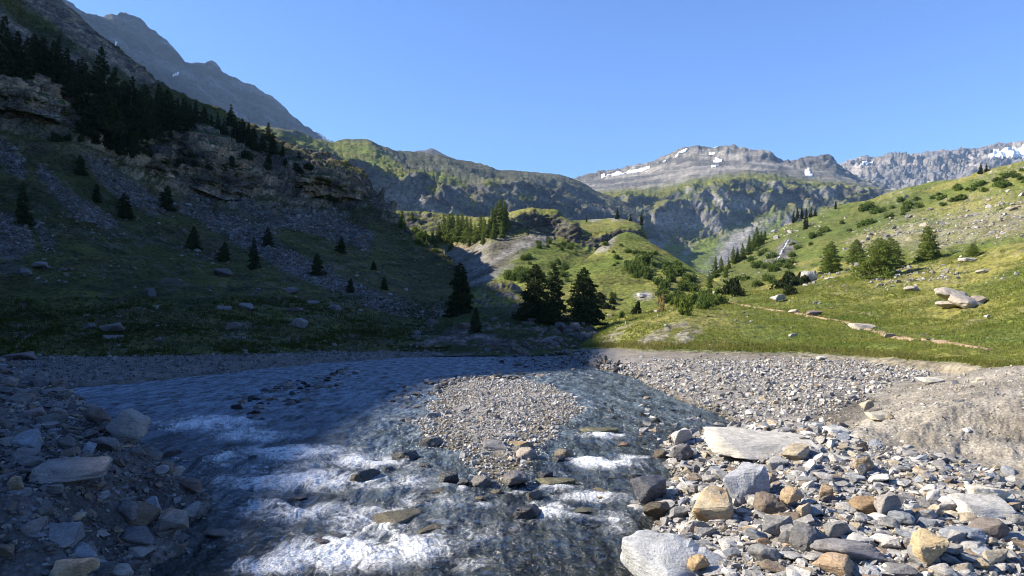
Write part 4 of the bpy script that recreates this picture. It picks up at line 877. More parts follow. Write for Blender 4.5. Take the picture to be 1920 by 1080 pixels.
B(1790, 578, 46, 14, (.33, .29, .245), 'low slab at the near foot of the tilted pinkish outcrop', .8, .2, .2, .5, 9)
B(1838, 570, 34, 18, (.31, .26, .21), 'broken end block of the tilted pinkish outcrop', .8, .3, .25, .3, 2)
B(1786, 560, 34, 14, (.39, .345, .29), 'small slab at the uphill end of the tilted pinkish outcrop', .7, .4, .4, .5, 7)
B(1528, 592, 34, 12, (.16, .125, .11), 'dark low rock beside the footpath', .8, shape=5)
B(1490, 588, 20, 9, (.40, .34, .27), 'small pale rock on the upper footpath', .8, shape=2)
B(1625, 617, 50, 16, (.42, .365, .29), 'broad pale bedrock patch on the footpath', .9, shape=7, sink=.3)
B(1672, 634, 22, 10, (.34, .29, .23), 'pinkish stone along the footpath below the pale patch', .8, shape=6)
B(1716, 547, 28, 12, (.34, .31, .27), 'grey slab on the sunny grass above the path', .8, .2, .2, 0, 9)
B(1490, 633, 20, 9, (.34, .32, .28), 'small light stone in the grass below the path', .8, shape=6)
B(1543, 679, 20, 12, (.43, .405, .36), 'pale squarish stone at the foot of the grassy bank', .8, shape=10)
B(1465, 566, 34, 16, (.33, .31, .28), 'ragged light rock above the start of the path', .8, shape=6)
B(1520, 528, 26, 22, (.38, .36, .32), 'pale sloping rock below the first bushy tree', .8, .2, .4, 0, 3)
B(1490, 536, 24, 14, (.33, .31, .28), 'pale flat rock left of the sloping rock', .8, shape=7)
B(1850, 513, 26, 9, (.36, .33, .29), 'thin pale slab high on the sunny grass', .8, shape=9)
B(1820, 490, 28, 9, (.34, .31, .27), 'flat pale rock below the smallest bush on the sunny grass', .8, shape=3)
B(1855, 597, 14, 8, (.40, .37, .33), 'small white stone right of the tilted pinkish outcrop', .8, shape=6)
B(1208, 558, 26, 10, (.40, .365, .32), 'pale bare rock among the bushes at the knoll foot', .9, shape=7)

# --- loose stones: every one of the 300 that show largest is its own object, the rest is rubble
def scatter(poly, n, smin, smax, power, pal, flat=(.45, .95), margin=0., where=None, zf=floor_h, bbox=None, sink=.25):
    q = np.array(poly); x0, y0 = q.min(0); x1, y1 = q.max(0)
    if bbox: x0, y0, x1, y1 = max(x0, bbox[0]), max(y0, bbox[1]), min(x1, bbox[2]), min(y1, bbox[3])
    out = []; 
    while len(out) < n:
        x = rng.uniform(x0, x1, 4*n); y = rng.uniform(y0, y1, 4*n)
        ok = (sdf(x, y, poly) > margin) & (np.abs(x) < .86*y+3)
        if where is not None: ok &= rng.uniform(size=len(x)) < where(x, y)
        out += list(zip(x[ok], y[ok]))
        if not ok.any(): break
    out = np.array(out[:n]); s = smin*(1-rng.uniform(size=len(out))*(1-(smin/smax)**power))**(-1/power)
    z = zf(out[:, 0], out[:, 1]); names = list(pal); wts = np.array([pal[k] for k in names], float); wts /= wts.sum()
    kind = rng.choice(len(names), len(out), p=wts)
    return dict(x=out[:, 0], y=out[:, 1], z=z, s=s, fl=rng.uniform(*flat, len(out)), asp=rng.uniform(.55, 1., len(out)), kind=[names[k] for k in kind], sink=sink)

BATCH = []     # (region words, data)
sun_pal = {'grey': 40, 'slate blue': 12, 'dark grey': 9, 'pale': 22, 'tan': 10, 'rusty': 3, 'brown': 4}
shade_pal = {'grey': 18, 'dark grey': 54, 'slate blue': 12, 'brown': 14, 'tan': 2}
bar_pal = {'grey': 50, 'pale': 30, 'tan': 10, 'dark grey': 8, 'brown': 6, 'slate blue': 6}
mudd = lambda x, y: np.clip(1-1.4*np.clip(sdf(x, y, PX_MUD), 0, 1), .0, 1)
BATCH.append(('in the sunlit rubble beside the stream', scatter(PX_RUB, 6000, .040, .21, 1.75, sun_pal, flat=(.25, .7), sink=.26, where=mudd, bbox=(0, 7.6, 30, 24))))
BATCH.append(('small rubble', scatter(PX_RUB, 16500, .014, .05, 1.6, sun_pal, where=mudd, bbox=(0, 7.6, 16, 18))))
BATCH.append(('in the shaded rubble of the bank', scatter(PX_LEFT, 7600, .040, .26, 1.75, shade_pal, flat=(.25, .75), bbox=(-26, 7.6, 0, 30))))
BATCH.append(('small rubble', scatter(PX_LEFT, 15500, .014, .06, 1.5, shade_pal, bbox=(-16, 7.6, 0, 22))))
BATCH.append(('on the gravel island', scatter(PX_BAR, 2000, .034, .115, 2.0, bar_pal, margin=-.5, sink=.34)))
BATCH.append(('small rubble', scatter(PX_BAR, 9000, .020, .05, 1.5, bar_pal, margin=-.3)))
BATCH.append(('on the sunny gravel bar', scatter(PX_RBAR, 3000, .045, .15, 2.0, bar_pal, where=lambda x, y: mudd(x, y)*sstep(44, 34, y), bbox=(0, 16, 32, 46))))
BATCH.append(('small rubble', scatter(PX_RBAR, 14000, .024, .065, 1.7, bar_pal, where=lambda x, y: mudd(x, y)*(.35+.65*sstep(-.2, .2, fbm(np.stack([x*.35, y*.25, 0*x], -1), 3))), bbox=(0, 16, 32, 40))))
BATCH.append(('small rubble', scatter(PX_SHORE, 7000, .03, .09, 1.5, {'grey': 50, 'dark grey': 40, 'brown': 10}, bbox=(-42, 24, 8, 62))))
BATCH.append(('on the shaded gravel shore', scatter(PX_SHORE, 3000, .06, .2, 1.8, {'grey': 50, 'dark grey': 30, 'slate blue': 20}, bbox=(-50, 24, 10, 70))))
for i_, q in enumerate(PX_SHALLOW):
    BATCH.append(('in the shallows', scatter(q, [1100, 1300, 1100, 420, 360][i_], .05, [.22, .22, .2, .2, .17][i_], 1.6, {'dark grey': 30, 'brown': 20, 'wet black': 30, 'grey': 20} if i_ < 4 else {'wet brown': 40, 'mossy': 20, 'dark grey': 20, 'brown': 20}, sink=[.3, .3, .3, .34, .62][i_])))
BATCH.append(('small rubble', scatter(PX_MUD, 6500, .008, .035, 1.5, {'pale': 30, 'grey': 30, 'tan': 40, 'brown': 20}, margin=.4, bbox=(4, 8, 24, 26), zf=lambda x, y: np.array([drop(a, b, ('riverbed',)) or 0 for a, b in zip(x, y)]))))
BATCH.append(('on the muddy bank', scatter(PX_MUD, 620, .02, .13, 1.5, {'pale': 30, 'grey': 30, 'tan': 30}, bbox=(4, 8, 30, 32), zf=lambda x, y: np.array([drop(a, b, ('riverbed',)) or 0 for a, b in zip(x, y)]))))

allv = []
for bi, (reg, d) in enumerate(BATCH):
    size = d['s']/d['y']
    for i in range(len(d['x'])):
        if reg != 'small rubble' and abs(d['x'][i]) < .755*d['y'][i]: allv.append((size[i], bi, i))
allv.sort(reverse=True); BIG = set((b, i) for s, b, i in allv[:290])
VV, FF, CC, n0 = [], [], [], 0
for bi, (reg, d) in enumerate(BATCH):
    for i in range(len(d['x'])):
        s, fl, asp = d['s'][i], d['fl'][i], d['asp'][i]; x, y, z = d['x'][i], d['y'][i], d['z'][i]
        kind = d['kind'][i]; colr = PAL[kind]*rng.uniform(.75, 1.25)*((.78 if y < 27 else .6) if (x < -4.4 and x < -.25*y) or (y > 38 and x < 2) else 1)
        R = np.array(rotz_tilt(rng.uniform(0, 6.28), rng.normal()*.28, rng.uniform(0, 6.28)))
        loc = np.array([x, y, z+s*fl*(1-2*d['sink'])])
        if (bi, i) in BIG:
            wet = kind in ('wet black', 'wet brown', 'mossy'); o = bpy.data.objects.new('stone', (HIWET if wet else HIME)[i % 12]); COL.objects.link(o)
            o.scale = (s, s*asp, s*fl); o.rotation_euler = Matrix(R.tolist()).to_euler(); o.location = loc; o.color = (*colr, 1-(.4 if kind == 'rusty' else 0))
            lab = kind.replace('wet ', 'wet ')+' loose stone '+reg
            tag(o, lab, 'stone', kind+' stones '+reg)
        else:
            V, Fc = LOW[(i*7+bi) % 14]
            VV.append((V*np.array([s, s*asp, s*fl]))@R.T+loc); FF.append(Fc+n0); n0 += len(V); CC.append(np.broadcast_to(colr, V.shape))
o = mesh_np('rubble', np.concatenate(VV), np.concatenate(FF), M_ST_ATTR, False, {'Col': np.concatenate(CC)}); stuff(o)

# --- debris on the screes and sunny slope (too many to count)
def debris(name, G, mask, n, s_px, pal, dim=1.):
    g = G[:-1, :-1].reshape(-1, 3); m_ = mask[:-1, :-1].ravel(); p = np.clip(m_, 0, 1); p = p/p.sum()
    ids = rng.choice(len(g), n, p=p); VV, FF, CC, n0 = [], [], [], 0; names = list(pal)
    step = (G[1:, 1:]-G[:-1, :-1]).reshape(-1, 3)
    for k, i in enumerate(ids):
        pos = g[i]+step[i]*rng.uniform(); s = s_px*(1-rng.uniform()*.93)**(-.6)/F*max(pos[1], 20)*.5
        V, Fc = LOW[k % 14]; R = np.array(rotz_tilt(rng.uniform(0, 6.28), rng.normal()*.4, rng.uniform(0, 6.28)))
        VV.append((V*np.array([s, s*rng.uniform(.6, 1), s*rng.uniform(.4, .9)]))@R.T+pos+C(0, 0, s*.15)); FF.append(Fc+n0); n0 += len(V)
        CC.append(np.broadcast_to(PAL[names[k % len(names)]]*dim*rng.uniform(.7, 1.15), V.shape))
    o = mesh_np(name, np.concatenate(VV), np.concatenate(FF), M_ST_ATTR, False, {'Col': np.concatenate(CC)}); stuff(o)
px, py = proj(G_LEFT); nzl = fbm(G_LEFT*.12, 5); vis = (px > -20) & (px < 900)
mk = pmask(px, py, S, 8, nzl*14)+.16*sstep(.0, .4, fbm(G_LEFT*.1+9, 5))*(py > 400)
debris('scree_debris', G_LEFT, mk*vis, 8000, 2.6, {'brown': 1, 'grey': 1, 'dark grey': 3}, .66)
debris('mound_debris', G_MOUND, (proj(G_MOUND)[1] > 600)*sstep(-.1, .3, fbm(G_MOUND*.3, 4)), 500, 5, {'brown': 1, 'dark grey': 2}, .8)
px, py = proj(G_RIGHT); vis = (px > 1100) & (px < 1940)
q = [[(1600, 440), (1700, 410), (1800, 395), (1920, 365), (1920, 430), (1800, 440), (1700, 450), (1640, 452)], [(1480, 525), (1550, 505), (1600, 500), (1560, 530), (1500, 545)], [(1690, 460), (1920, 420), (1920, 440), (1760, 470)], [(1430, 440), (1500, 415), (1540, 420), (1470, 450)], [(1560, 470), (1640, 440), (1700, 450), (1640, 480)], [(1600, 510), (1800, 500), (1780, 520), (1640, 535)]]
mk = pmask(px, py, q, 10, fbm(G_RIGHT*.08, 4)*25)+.02
debris('hillside_debris', G_RIGHT, mk*vis*(py < 650), 1900, 2.8, {'pale': 1, 'grey': 2, 'tan': 1}, .8)
# ================================================================ trees, shrubs, grass
def leaf_mat(name, ca, cb, trans=.25, scale=3.):
    m, nt, out = nmat(name); g = N(nt, 'ShaderNodeNewGeometry'); ob = N(nt, 'ShaderNodeObjectInfo'); at = N(nt, 'ShaderNodeAttribute', attribute_name='Tone')
    mx = N(nt, 'ShaderNodeMix', data_type='RGBA'); mx.inputs['A'].default_value = (*ca, 1); mx.inputs['B'].default_value = (*cb, 1)
    nt.links.new(math_node(nt, 'ADD', math_node(nt, 'MULTIPLY', at.outputs['Fac'], .7), math_node(nt, 'MULTIPLY', ob.outputs['Random'], .3)), mx.inputs['Factor'])
    d = N(nt, 'ShaderNodeBsdfDiffuse'); t = N(nt, 'ShaderNodeBsdfTranslucent'); nt.links.new(mx.outputs['Result'], d.inputs['Color']); nt.links.new(mx.outputs['Result'], t.inputs['Color'])
    ms = N(nt, 'ShaderNodeMixShader'); ms.inputs[0].default_value = trans; nt.links.new(d.outputs[0], ms.inputs[1]); nt.links.new(t.outputs[0], ms.inputs[2]); nt.links.new(ms.outputs[0], out.inputs[0]); return m
M_SPRUCE = leaf_mat('dark_needles', (.018, .028, .012), (.048, .062, .024))
M_LARCH = leaf_mat('larch_needles', (.085, .130, .028), (.195, .235, .055), .42)
M_BUSH = leaf_mat('alder_leaves', (.058, .100, .024), (.15, .19, .046), .4)
M_BRIGHT = leaf_mat('willow_leaves', (.09, .14, .025), (.16, .19, .04))
M_DRYB = leaf_mat('dry_twigs', (.20, .13, .06), (.28, .18, .08))
m, nt, out = nmat('bark'); bs = N(nt, 'ShaderNodeBsdfPrincipled'); g = N(nt, 'ShaderNodeNewGeometry'); cr = N(nt, 'ShaderNodeMix', data_type='RGBA')
cr.inputs['A'].default_value = (.05, .038, .028, 1); cr.inputs['B'].default_value = (.13, .10, .075, 1); nt.links.new(noise_node(nt, g.outputs['Position'], 6, 4), cr.inputs['Factor']); nt.links.new(cr.outputs['Result'], bs.inputs['Base Color']); bs.inputs['Roughness'].default_value = .9; nt.links.new(bs.outputs[0], out.inputs[0]); M_BARK = m

def tube(pts, rad, k=5):
    V, Fc = [], []
    for p, r in zip(pts, rad):
        for a in range(k): V.append([p[0]+r*math.cos(6.283*a/k), p[1]+r*math.sin(6.283*a/k), p[2]])
    for i in range(len(pts)-1):
        for a in range(k): b = (a+1) % k; Fc.append([i*k+a, i*k+b, (i+1)*k+b, (i+1)*k+a])
    return V, Fc
def leaves(P0, size, r, elong=1.8, droop=0.):
    n = len(P0); a = r.normal(size=(n, 3)); a[:, 2] -= droop; a /= np.linalg.norm(a, axis=1, keepdims=True)
    b = np.cross(a, r.normal(size=(n, 3))); b /= np.linalg.norm(b, axis=1, keepdims=True)
    s = size[:, None]*r.uniform(.6, 1.3, (n, 1)); A, Bv = a*s*elong*.5, b*s*.5
    V = np.stack([P0-A, P0+Bv, P0+A, P0-Bv], 1).reshape(-1, 3); return V, np.arange(4*n).reshape(-1, 4)

def conifer(seed, width, mat, nb=46, per=60, leaf=.026, low=.04, shape=.85, name='tree', irregular=.25):
    r = np.random.default_rng(seed); pts, tone, limbs_v, limbs_f = [], [], [], []
    bend = r.normal(size=2)*.015
    tz = np.linspace(0, .97, 9); tp = [(bend[0]*math.sin(3*z), bend[1]*math.sin(2.4*z), z) for z in tz]
    V, Fc = tube(tp, [.021*(1-z)**.8+.003 for z in tz], 6); n0 = len(V)
    side = r.uniform(0, 6.28); lob = r.uniform(.75, 1.25, 6)
    for k in range(nb):
        z = low+(1-low)*((k+r.uniform())/nb)**1.08; ang = k*2.399+r.normal()*.35
        L = width*.5*((1-z)**shape)*(.9+.1*math.cos(ang-side))*r.uniform(1-irregular, 1+irregular*.7)*lob[int((ang % 6.283)/6.283*6) % 6]+.012
        up = .35*z-.12+r.normal()*.06; dirv = np.array([math.cos(ang), math.sin(ang), up]); base = np.array([bend[0]*math.sin(3*z), bend[1]*math.sin(2.4*z), z])
        tip = base+dirv*L
        v2, f2 = tube([base, base+dirv*L*.5+[0, 0, -.01], tip], [.006, .004, .001], 3); V += [list(x) for x in v2]; Fc += [[i+n0 for i in q] for q in f2]; n0 += len(v2)
        m_ = max(5, int(per*(L/(width*.5))**.9)); t = r.uniform(.12, 1.05, m_)**.75
        w_ = L*.24*(1.15-t)+.008
        p = base+dirv*L*t[:, None]+r.normal(size=(m_, 3))*w_[:, None]*[1, 1, .42]+np.array([0, 0, -.05])*(t[:, None]**2)*L*2
        pts.append(p); tone.append(np.clip(r.uniform()*.6+.4*r.uniform(size=m_), 0, 1))
    tip_p = np.stack([r.normal(size=14)*.006, r.normal(size=14)*.006, r.uniform(.93, 1.01, 14)], 1); pts.append(tip_p); tone.append(np.full(14, .5))
    p = np.concatenate(pts); p[:, 2] = np.maximum(p[:, 2], .015); tn = np.concatenate(tone)
    Vl, Fl = leaves(p, leaf*(1.15-.55*p[:, 2]), r, 2.0, .5)
    a = mesh_np('trunk', V, np.array(Fc), M_BARK, True, link=False); b = mesh_np('crown', Vl, Fl, mat, False, {'Tone': np.repeat(tn, 4)}, link=False)
    return a.data, b.data

def bush(seed, mat, n=900, leaf=.085, flat=.8):
    r = np.random.default_rng(seed); cl = r.normal(size=(13, 3)); cl /= np.linalg.norm(cl, axis=1, keepdims=True); cl *= r.uniform(.2, .62, (13, 1)); cl[:, 2] = np.abs(cl[:, 2])*flat
    k = r.integers(0, 13, n); d = r.normal(size=(n, 3)); d /= np.linalg.norm(d, axis=1, keepdims=True)
    p = cl[k]+d*(r.uniform(.4, 1, n)**.5*r.uniform(.18, .36, 13)[k])[:, None]; p[:, 2] = np.abs(p[:, 2]+.08)
    V, Fc = leaves(p, np.full(n, leaf), r, 1.5); tone = np.clip(r.uniform(size=13)[k]*.6+.4*r.uniform(size=n), 0, 1)
    mx = np.abs(p[:, :2]).max(); V[:, :2] /= mx; V[:, 2] /= p[:, 2].max()
    st_v, st_f, n0 = [], [], 0
    for j in range(6):
        a = r.uniform(0, 6.28); v2, f2 = tube([(0, 0, -.05), (.2*math.cos(a), .2*math.sin(a), .35), (.4*math.cos(a), .4*math.sin(a), .62)], [.03, .02, .008], 4); st_v += v2; st_f += [[i+n0 for i in q] for q in f2]; n0 += len(v2)
    return mesh_np('stems', st_v, np.array(st_f), M_BARK, True, link=False).data, mesh_np('foliage', V, Fc, mat, False, {'Tone': np.repeat(tone, 4)}, link=False).data

SPR = [conifer(20+k, .40+.05*k, M_SPRUCE, 64, 90, .030, .05, .80) for k in range(4)]
SPRWIDE = [conifer(40+k, .66+.05*k, M_SPRUCE, 80, 130, .030, .02, .62, irregular=.35) for k in range(3)]
LAR = [conifer(60+k, .40+.05*k, M_LARCH, 64, 90, .030, .05, .72) for k in range(4)]
LARWIDE = [conifer(80+k, .92+.06*k, M_LARCH, 110, 150, .026, .01, .48, irregular=.3) for k in range(3)]
BSH = [bush(5+k, M_BUSH, 800, .10, .8) for k in range(4)]; BSHD = [bush(25+k, M_SPRUCE, 700, .10, .8) for k in range(2)]
BRI = [bush(45+k, M_BRIGHT, 800, .09, 1.1) for k in range(2)]; DRY = [bush(65, M_DRYB, 260, .07, 1.1)]

def plant(kind, px, pyb, hpx, label, cat, group=None, name=None, wpx=None, sink=.02, only=None, D=None):
    h = cast(px, pyb, only)
    if h is None: return None
    loc = h[0]; Dd = loc.y; s = hpx/F*Dd; v = kind[random.randrange(len(kind))]; isb = kind in (BSH, BSHD, BRI, DRY)
    nm = name or ('shrub' if isb else 'conifer_tree'); e = bpy.data.objects.new(nm, None); COL.objects.link(e); e.empty_display_size = .3
    e.location = (loc.x, loc.y, loc.z-sink*s); e.rotation_euler = (random.gauss(0, .025), random.gauss(0, .025), random.uniform(0, 6.28))
    wx = (wpx/F*Dd*.5 if wpx else s*.62) if isb else s*random.uniform(.82, 1.12); e.scale = (wx, wx, s)
    for pn, me in zip(('stems', 'foliage') if isb else ('trunk', 'crown'), v):
        c_ = bpy.data.objects.new(pn, me); COL.objects.link(c_); c_.parent = e
    tag(e, label, cat, group); return e

# dark trees at the bend
T = plant
T(SPRWIDE, 860, 592, 100, 'broad black-looking spruce where the shaded slope meets the mound', 'tree', wpx=1)
T(SPRWIDE, 893, 622, 46, 'small dark spruce on the front of the shaded mound', 'tree')
T(SPRWIDE, 1003, 598, 104, 'tall ragged spruce, first of the trio on the mound top', 'tree')
T(SPR, 1040, 600, 108, 'pointed spruce standing between the two broad ones on the mound', 'tree')
T(SPRWIDE, 1022, 606, 60, 'low dark spruce filling the gap of the trio on the mound', 'tree')
T(SPRWIDE, 1092, 606, 106, 'broad dark spruce at the sunlit end of the mound', 'tree')
T(SPRWIDE, 1105, 600, 80, 'shorter dark spruce tucked against the broad one at the mound end', 'tree')
# small conifers of the shaded slope
for px, py, hh, lab in [(45, 422, 82, 'large dark conifer above the scree near the left frame edge'), (150, 328, 38, 'single dark conifer on the pale scree fan under the orange cliff'), (180, 378, 34, 'dark bushy conifer beside the first scree ribbon'), (235, 409, 48, 'round dark conifer in the middle of the upper shaded meadow'),
                        (313, 393, 46, 'slim pointed conifer under the layered cliff'), (365, 469, 46, 'dark conifer at the upper left of the mid-slope cluster'), (421, 491, 38, 'short conifer in the centre of the mid-slope cluster'), (476, 504, 60, 'tallest conifer of the mid-slope cluster'), (502, 464, 38, 'narrow conifer on the scree above the tallest one of the cluster'),
                        (594, 516, 42, 'lone conifer at the lower edge of the main scree'), (640, 474, 30, 'small conifer on the grass strip above the main scree'), (657, 549, 28, 'little conifer low on the shaded slope near the main scree end'), (720, 542, 24, 'tiny conifer near the foot of the shaded cone'), (700, 506, 18, 'tiniest dark conifer on the shaded cone')]:
    T(SPRWIDE if hh < 60 else SPR, px, py, hh, lab, 'tree')
# wood above the cliff
wood = [(10, 165, 135), (30, 150, 95), (52, 150, 80), (76, 152, 85), (100, 155, 80), (122, 172, 85), (138, 182, 70), (152, 200, 95), (165, 228, 110), (178, 245, 120), (196, 250, 165), (214, 262, 140), (228, 264, 100), (244, 262, 120), (258, 262, 95), (270, 258, 100), (284, 250, 70), (298, 246, 90), (312, 240, 75), (322, 238, 62),
        (333, 238, 56), (345, 236, 54), (356, 236, 44), (366, 234, 46), (382, 238, 40), (396, 246, 34), (408, 254, 44), (432, 240, 46), (420, 262, 40), (440, 268, 52), (455, 258, 36), (452, 278, 42), (466, 276, 48), (478, 284, 44), (492, 284, 36), (503, 268, 40), (512, 288, 40), (186, 215, 70), (146, 170, 60), (250, 225, 60), (290, 225, 50), (20, 120, 60), (64, 118, 56), (110, 130, 60), (206, 205, 70), (232, 230, 80), (268, 235, 60),
        (320, 262, 34), (350, 258, 30), (396, 275, 32), (530, 292, 22), (560, 300, 18), (200, 280, 60), (225, 290, 50), (250, 288, 44), (180, 270, 60), (275, 278, 40), (165, 255, 50), (300, 268, 36)]
for i, (px, py, hh) in enumerate(wood):
    if px == 432: T(SPR, px, py, 46, 'single pointed spruce standing clear against the hazy peak on the ridge line', 'tree', only=('hillside',)); continue
    if (px, hh) == (196, 165): T(SPR, px, py, hh, 'tallest spruce of the dark wood above the orange cliff', 'tree', only=('hillside',)); continue
    if (px, hh) == (10, 135): T(SPR, px, py, hh, 'tall dark spruce cut by the left frame edge above the orange cliff', 'tree', only=('hillside',)); continue
    T(SPR if i % 3 else SPRWIDE, px, py, hh, 'dark spruce crowded into the shaded wood above the cliff', 'tree', 'dark spruces of the wood above the cliff', only=('hillside',))
# larch grove on the central hill
grove = [(812, 458, 28), (822, 455, 40), (832, 452, 52), (842, 455, 56), (850, 450, 54), (858, 455, 56), (866, 450, 52), (874, 455, 50), (884, 452, 44), (892, 455, 36), (900, 450, 48), (908, 445, 42), (916, 446, 36), (922, 440, 50), (930, 436, 54), (938, 434, 62), (944, 432, 58), (950, 430, 40), (926, 448, 34), (941, 446, 34), (905, 458, 24), (880, 462, 22), (818, 466, 22), (846, 466, 26), (800, 462, 16)]
for px, py, hh in grove:
    if (px, hh) == (944, 58): T(LAR, px, py, hh, 'tallest slim larch at the uphill end of the grove on the central hill', 'tree', only=('hill', 'hill.001')); continue
    T(LAR, px, py, hh, 'slim green larch inside the grove on the central hill', 'tree', 'larches of the grove on the central hill')
for k_, (px, py, hh, lab) in enumerate([(752, 427, 36, 'slender larch on the bright strip left of the grove'), (758, 430, 22, 'small larch touching the slender larch on the bright strip'), (773, 412, 18, 'tiny larch on the rim left of the grove'), (1157, 411, 22, 'single conifer on the flat grassy plateau'), (1182, 415, 14, 'first little conifer at the plateau edge'), (1192, 416, 16, 'second little conifer at the plateau edge'), (1203, 422, 24, 'darker conifer at the very corner of the plateau'),
                        (1100, 416, 12, 'small bush-like conifer in the dip of the plateau')]):
    T(LAR if k_ < 3 else SPR, px, py, hh, lab, 'tree')
# trees along the gully on the sunny slope
for px, py, hh in [(1342, 522, 34), (1352, 512, 26), (1366, 506, 20), (1376, 494, 26), (1384, 490, 22), (1392, 486, 24), (1404, 478, 30), (1412, 470, 26), (1420, 464, 32), (1428, 458, 20), (1434, 452, 16), (1330, 540, 26), (1360, 520, 18)]:
    T(LAR, px, py, hh*1.25, 'conifer in the line climbing the gully edge beyond the bushes', 'tree', 'conifers in a line along the gully edge')
for px, py, hh in [(1488, 418, 20), (1496, 415, 24), (1504, 412, 22), (1512, 410, 18), (1520, 408, 18), (1528, 406, 14), (1567, 392, 15), (1513, 425, 16), (1510, 430, 24), (1838, 326, 18), (1850, 322, 14)]:
    T(SPR, px, py, hh*1.1, 'small dark conifer on the skyline of the sunny slope', 'tree', 'conifers on the skyline of the sunny slope')
for px, py, hh, lab in [(1559, 510, 58, 'bushy young larch, first from the gully on the sunny slope'), (1607, 495, 46, 'bushy larch standing behind the pale rocks of the sunny slope'), (1650, 522, 76, 'largest bushy larch on the sunny slope'), (1672, 505, 60, 'bushy larch growing into the back of the largest one'), (1739, 486, 62, 'isolated rounded larch on the open sunny slope'), (1824, 482, 26, 'smallest bushy larch far along the sunny slope')]:
    T(LARWIDE, px, py, hh, lab, 'tree', sink=.01)
# shrubs
T(DRY, 1243, 586, 40, 'reddish dry bush among the green bushes', 'shrub', wpx=26); T(BRI, 1285, 590, 42, 'bright yellow-green willow bush by the end of the path', 'shrub', wpx=36); T(BRI, 1272, 578, 26, 'smaller bright bush behind the yellow-green willow', 'shrub', wpx=26)
T(BSHD, 1192, 590, 26, 'dark round bush alone on the bright flat grass', 'shrub', wpx=22); T(BSH, 1166, 596, 14, 'tiny bush on the bright flat grass', 'shrub', wpx=12); T(BSHD, 1372, 552, 34, 'dark bush at the gully mouth', 'shrub', wpx=40); T(BSHD, 1385, 556, 22, 'low dark bush beside the gully mouth bush', 'shrub', wpx=30)
rr = random.Random(3)
def many(n, poly, hmin, hmax, label, group, kind=BSH, asp=1.5, only=None):
    xs = [p[0] for p in poly]; ys = [p[1] for p in poly]; k = 0
    while k < n:
        x, y = rr.uniform(min(xs), max(xs)), rr.uniform(min(ys), max(ys))
        if sdf(np.array([x]), np.array([y]), poly)[0] < 0: continue
        h_ = rr.uniform(hmin, hmax); T(kind, x, y, h_, label, 'shrub', group, wpx=h_*asp*rr.uniform(.8, 1.3), sink=.1, only=only); k += 1
many(40, [(1165, 500), (1200, 485), (1270, 495), (1290, 520), (1310, 560), (1290, 575), (1240, 570), (1225, 535), (1180, 520)], 9, 21, 'dense green bush in the thicket at the knoll foot', 'bushes of the thicket at the knoll foot')
many(14, [(1290, 575), (1310, 555), (1350, 550), (1365, 570), (1320, 585)], 14, 26, 'green bush between the knoll thicket and the gully', 'bushes between the thicket and the gully')
many(46, [(1350, 530), (1400, 480), (1460, 470), (1540, 425), (1640, 385), (1720, 370), (1740, 385), (1640, 425), (1560, 450), (1520, 470), (1500, 500), (1440, 545), (1380, 555)], 6, 15, 'low green bush in the scrub covering the far sunny slope', 'bushes of the scrub on the far sunny slope', asp=2.0)
many(26, [(1740, 375), (1800, 350), (1920, 318), (1920, 345), (1850, 362), (1760, 392)], 5, 12, 'low bush in the scrub strip under the skyline rocks', 'bushes under the skyline rocks', asp=2.2)
many(16, [(1450, 548), (1490, 515), (1510, 530), (1480, 558)], 10, 24, 'dark bush at the end of the gully below the bushy larches', 'bushes below the bushy larches', BSHD, 1.6)
many(34, [(955, 490), (1010, 478), (1100, 520), (1150, 560), (1120, 575), (1000, 545), (950, 530)], 7, 16, 'small bush dotted over the front of the central hill', 'bushes dotted over the central hill', asp=1.4)
many(12, [(945, 510), (990, 512), (1000, 530), (950, 528)], 10, 20, 'bush in the row across the central hill', 'bushes in the row across the central hill', BSH, 1.5)
many(12, [(1000, 450), (1080, 458), (1090, 480), (1010, 470)], 6, 14, 'small bush under the dark cliff of the central hill', 'bushes under the dark cliff', asp=1.4)
many(16, [(770, 425), (800, 445), (850, 470), (810, 475), (770, 450)], 6, 14, 'small green bush on the bright strip below the dark rim', 'bushes on the bright strip', BSH, 1.4)
many(22, [(1120, 455), (1240, 470), (1300, 510), (1250, 500), (1150, 500)], 4, 9, 'tiny heath bush on the grassy knoll', 'heath bushes on the grassy knoll', BSH, 2.0)
many(10, [(1100, 560), (1150, 560), (1160, 590), (1120, 590)], 8, 16, 'bush on the flat behind the dark spruces', 'bushes behind the dark spruces', BSHD, 1.4)
many(30, [(60, 280), (160, 270), (330, 320), (520, 320), (640, 335), (600, 320), (520, 300), (300, 290), (160, 240)], 8, 20, 'dark scrub bush clinging to the shaded cliff', 'scrub bushes on the shaded cliff', BSHD, 1.4)

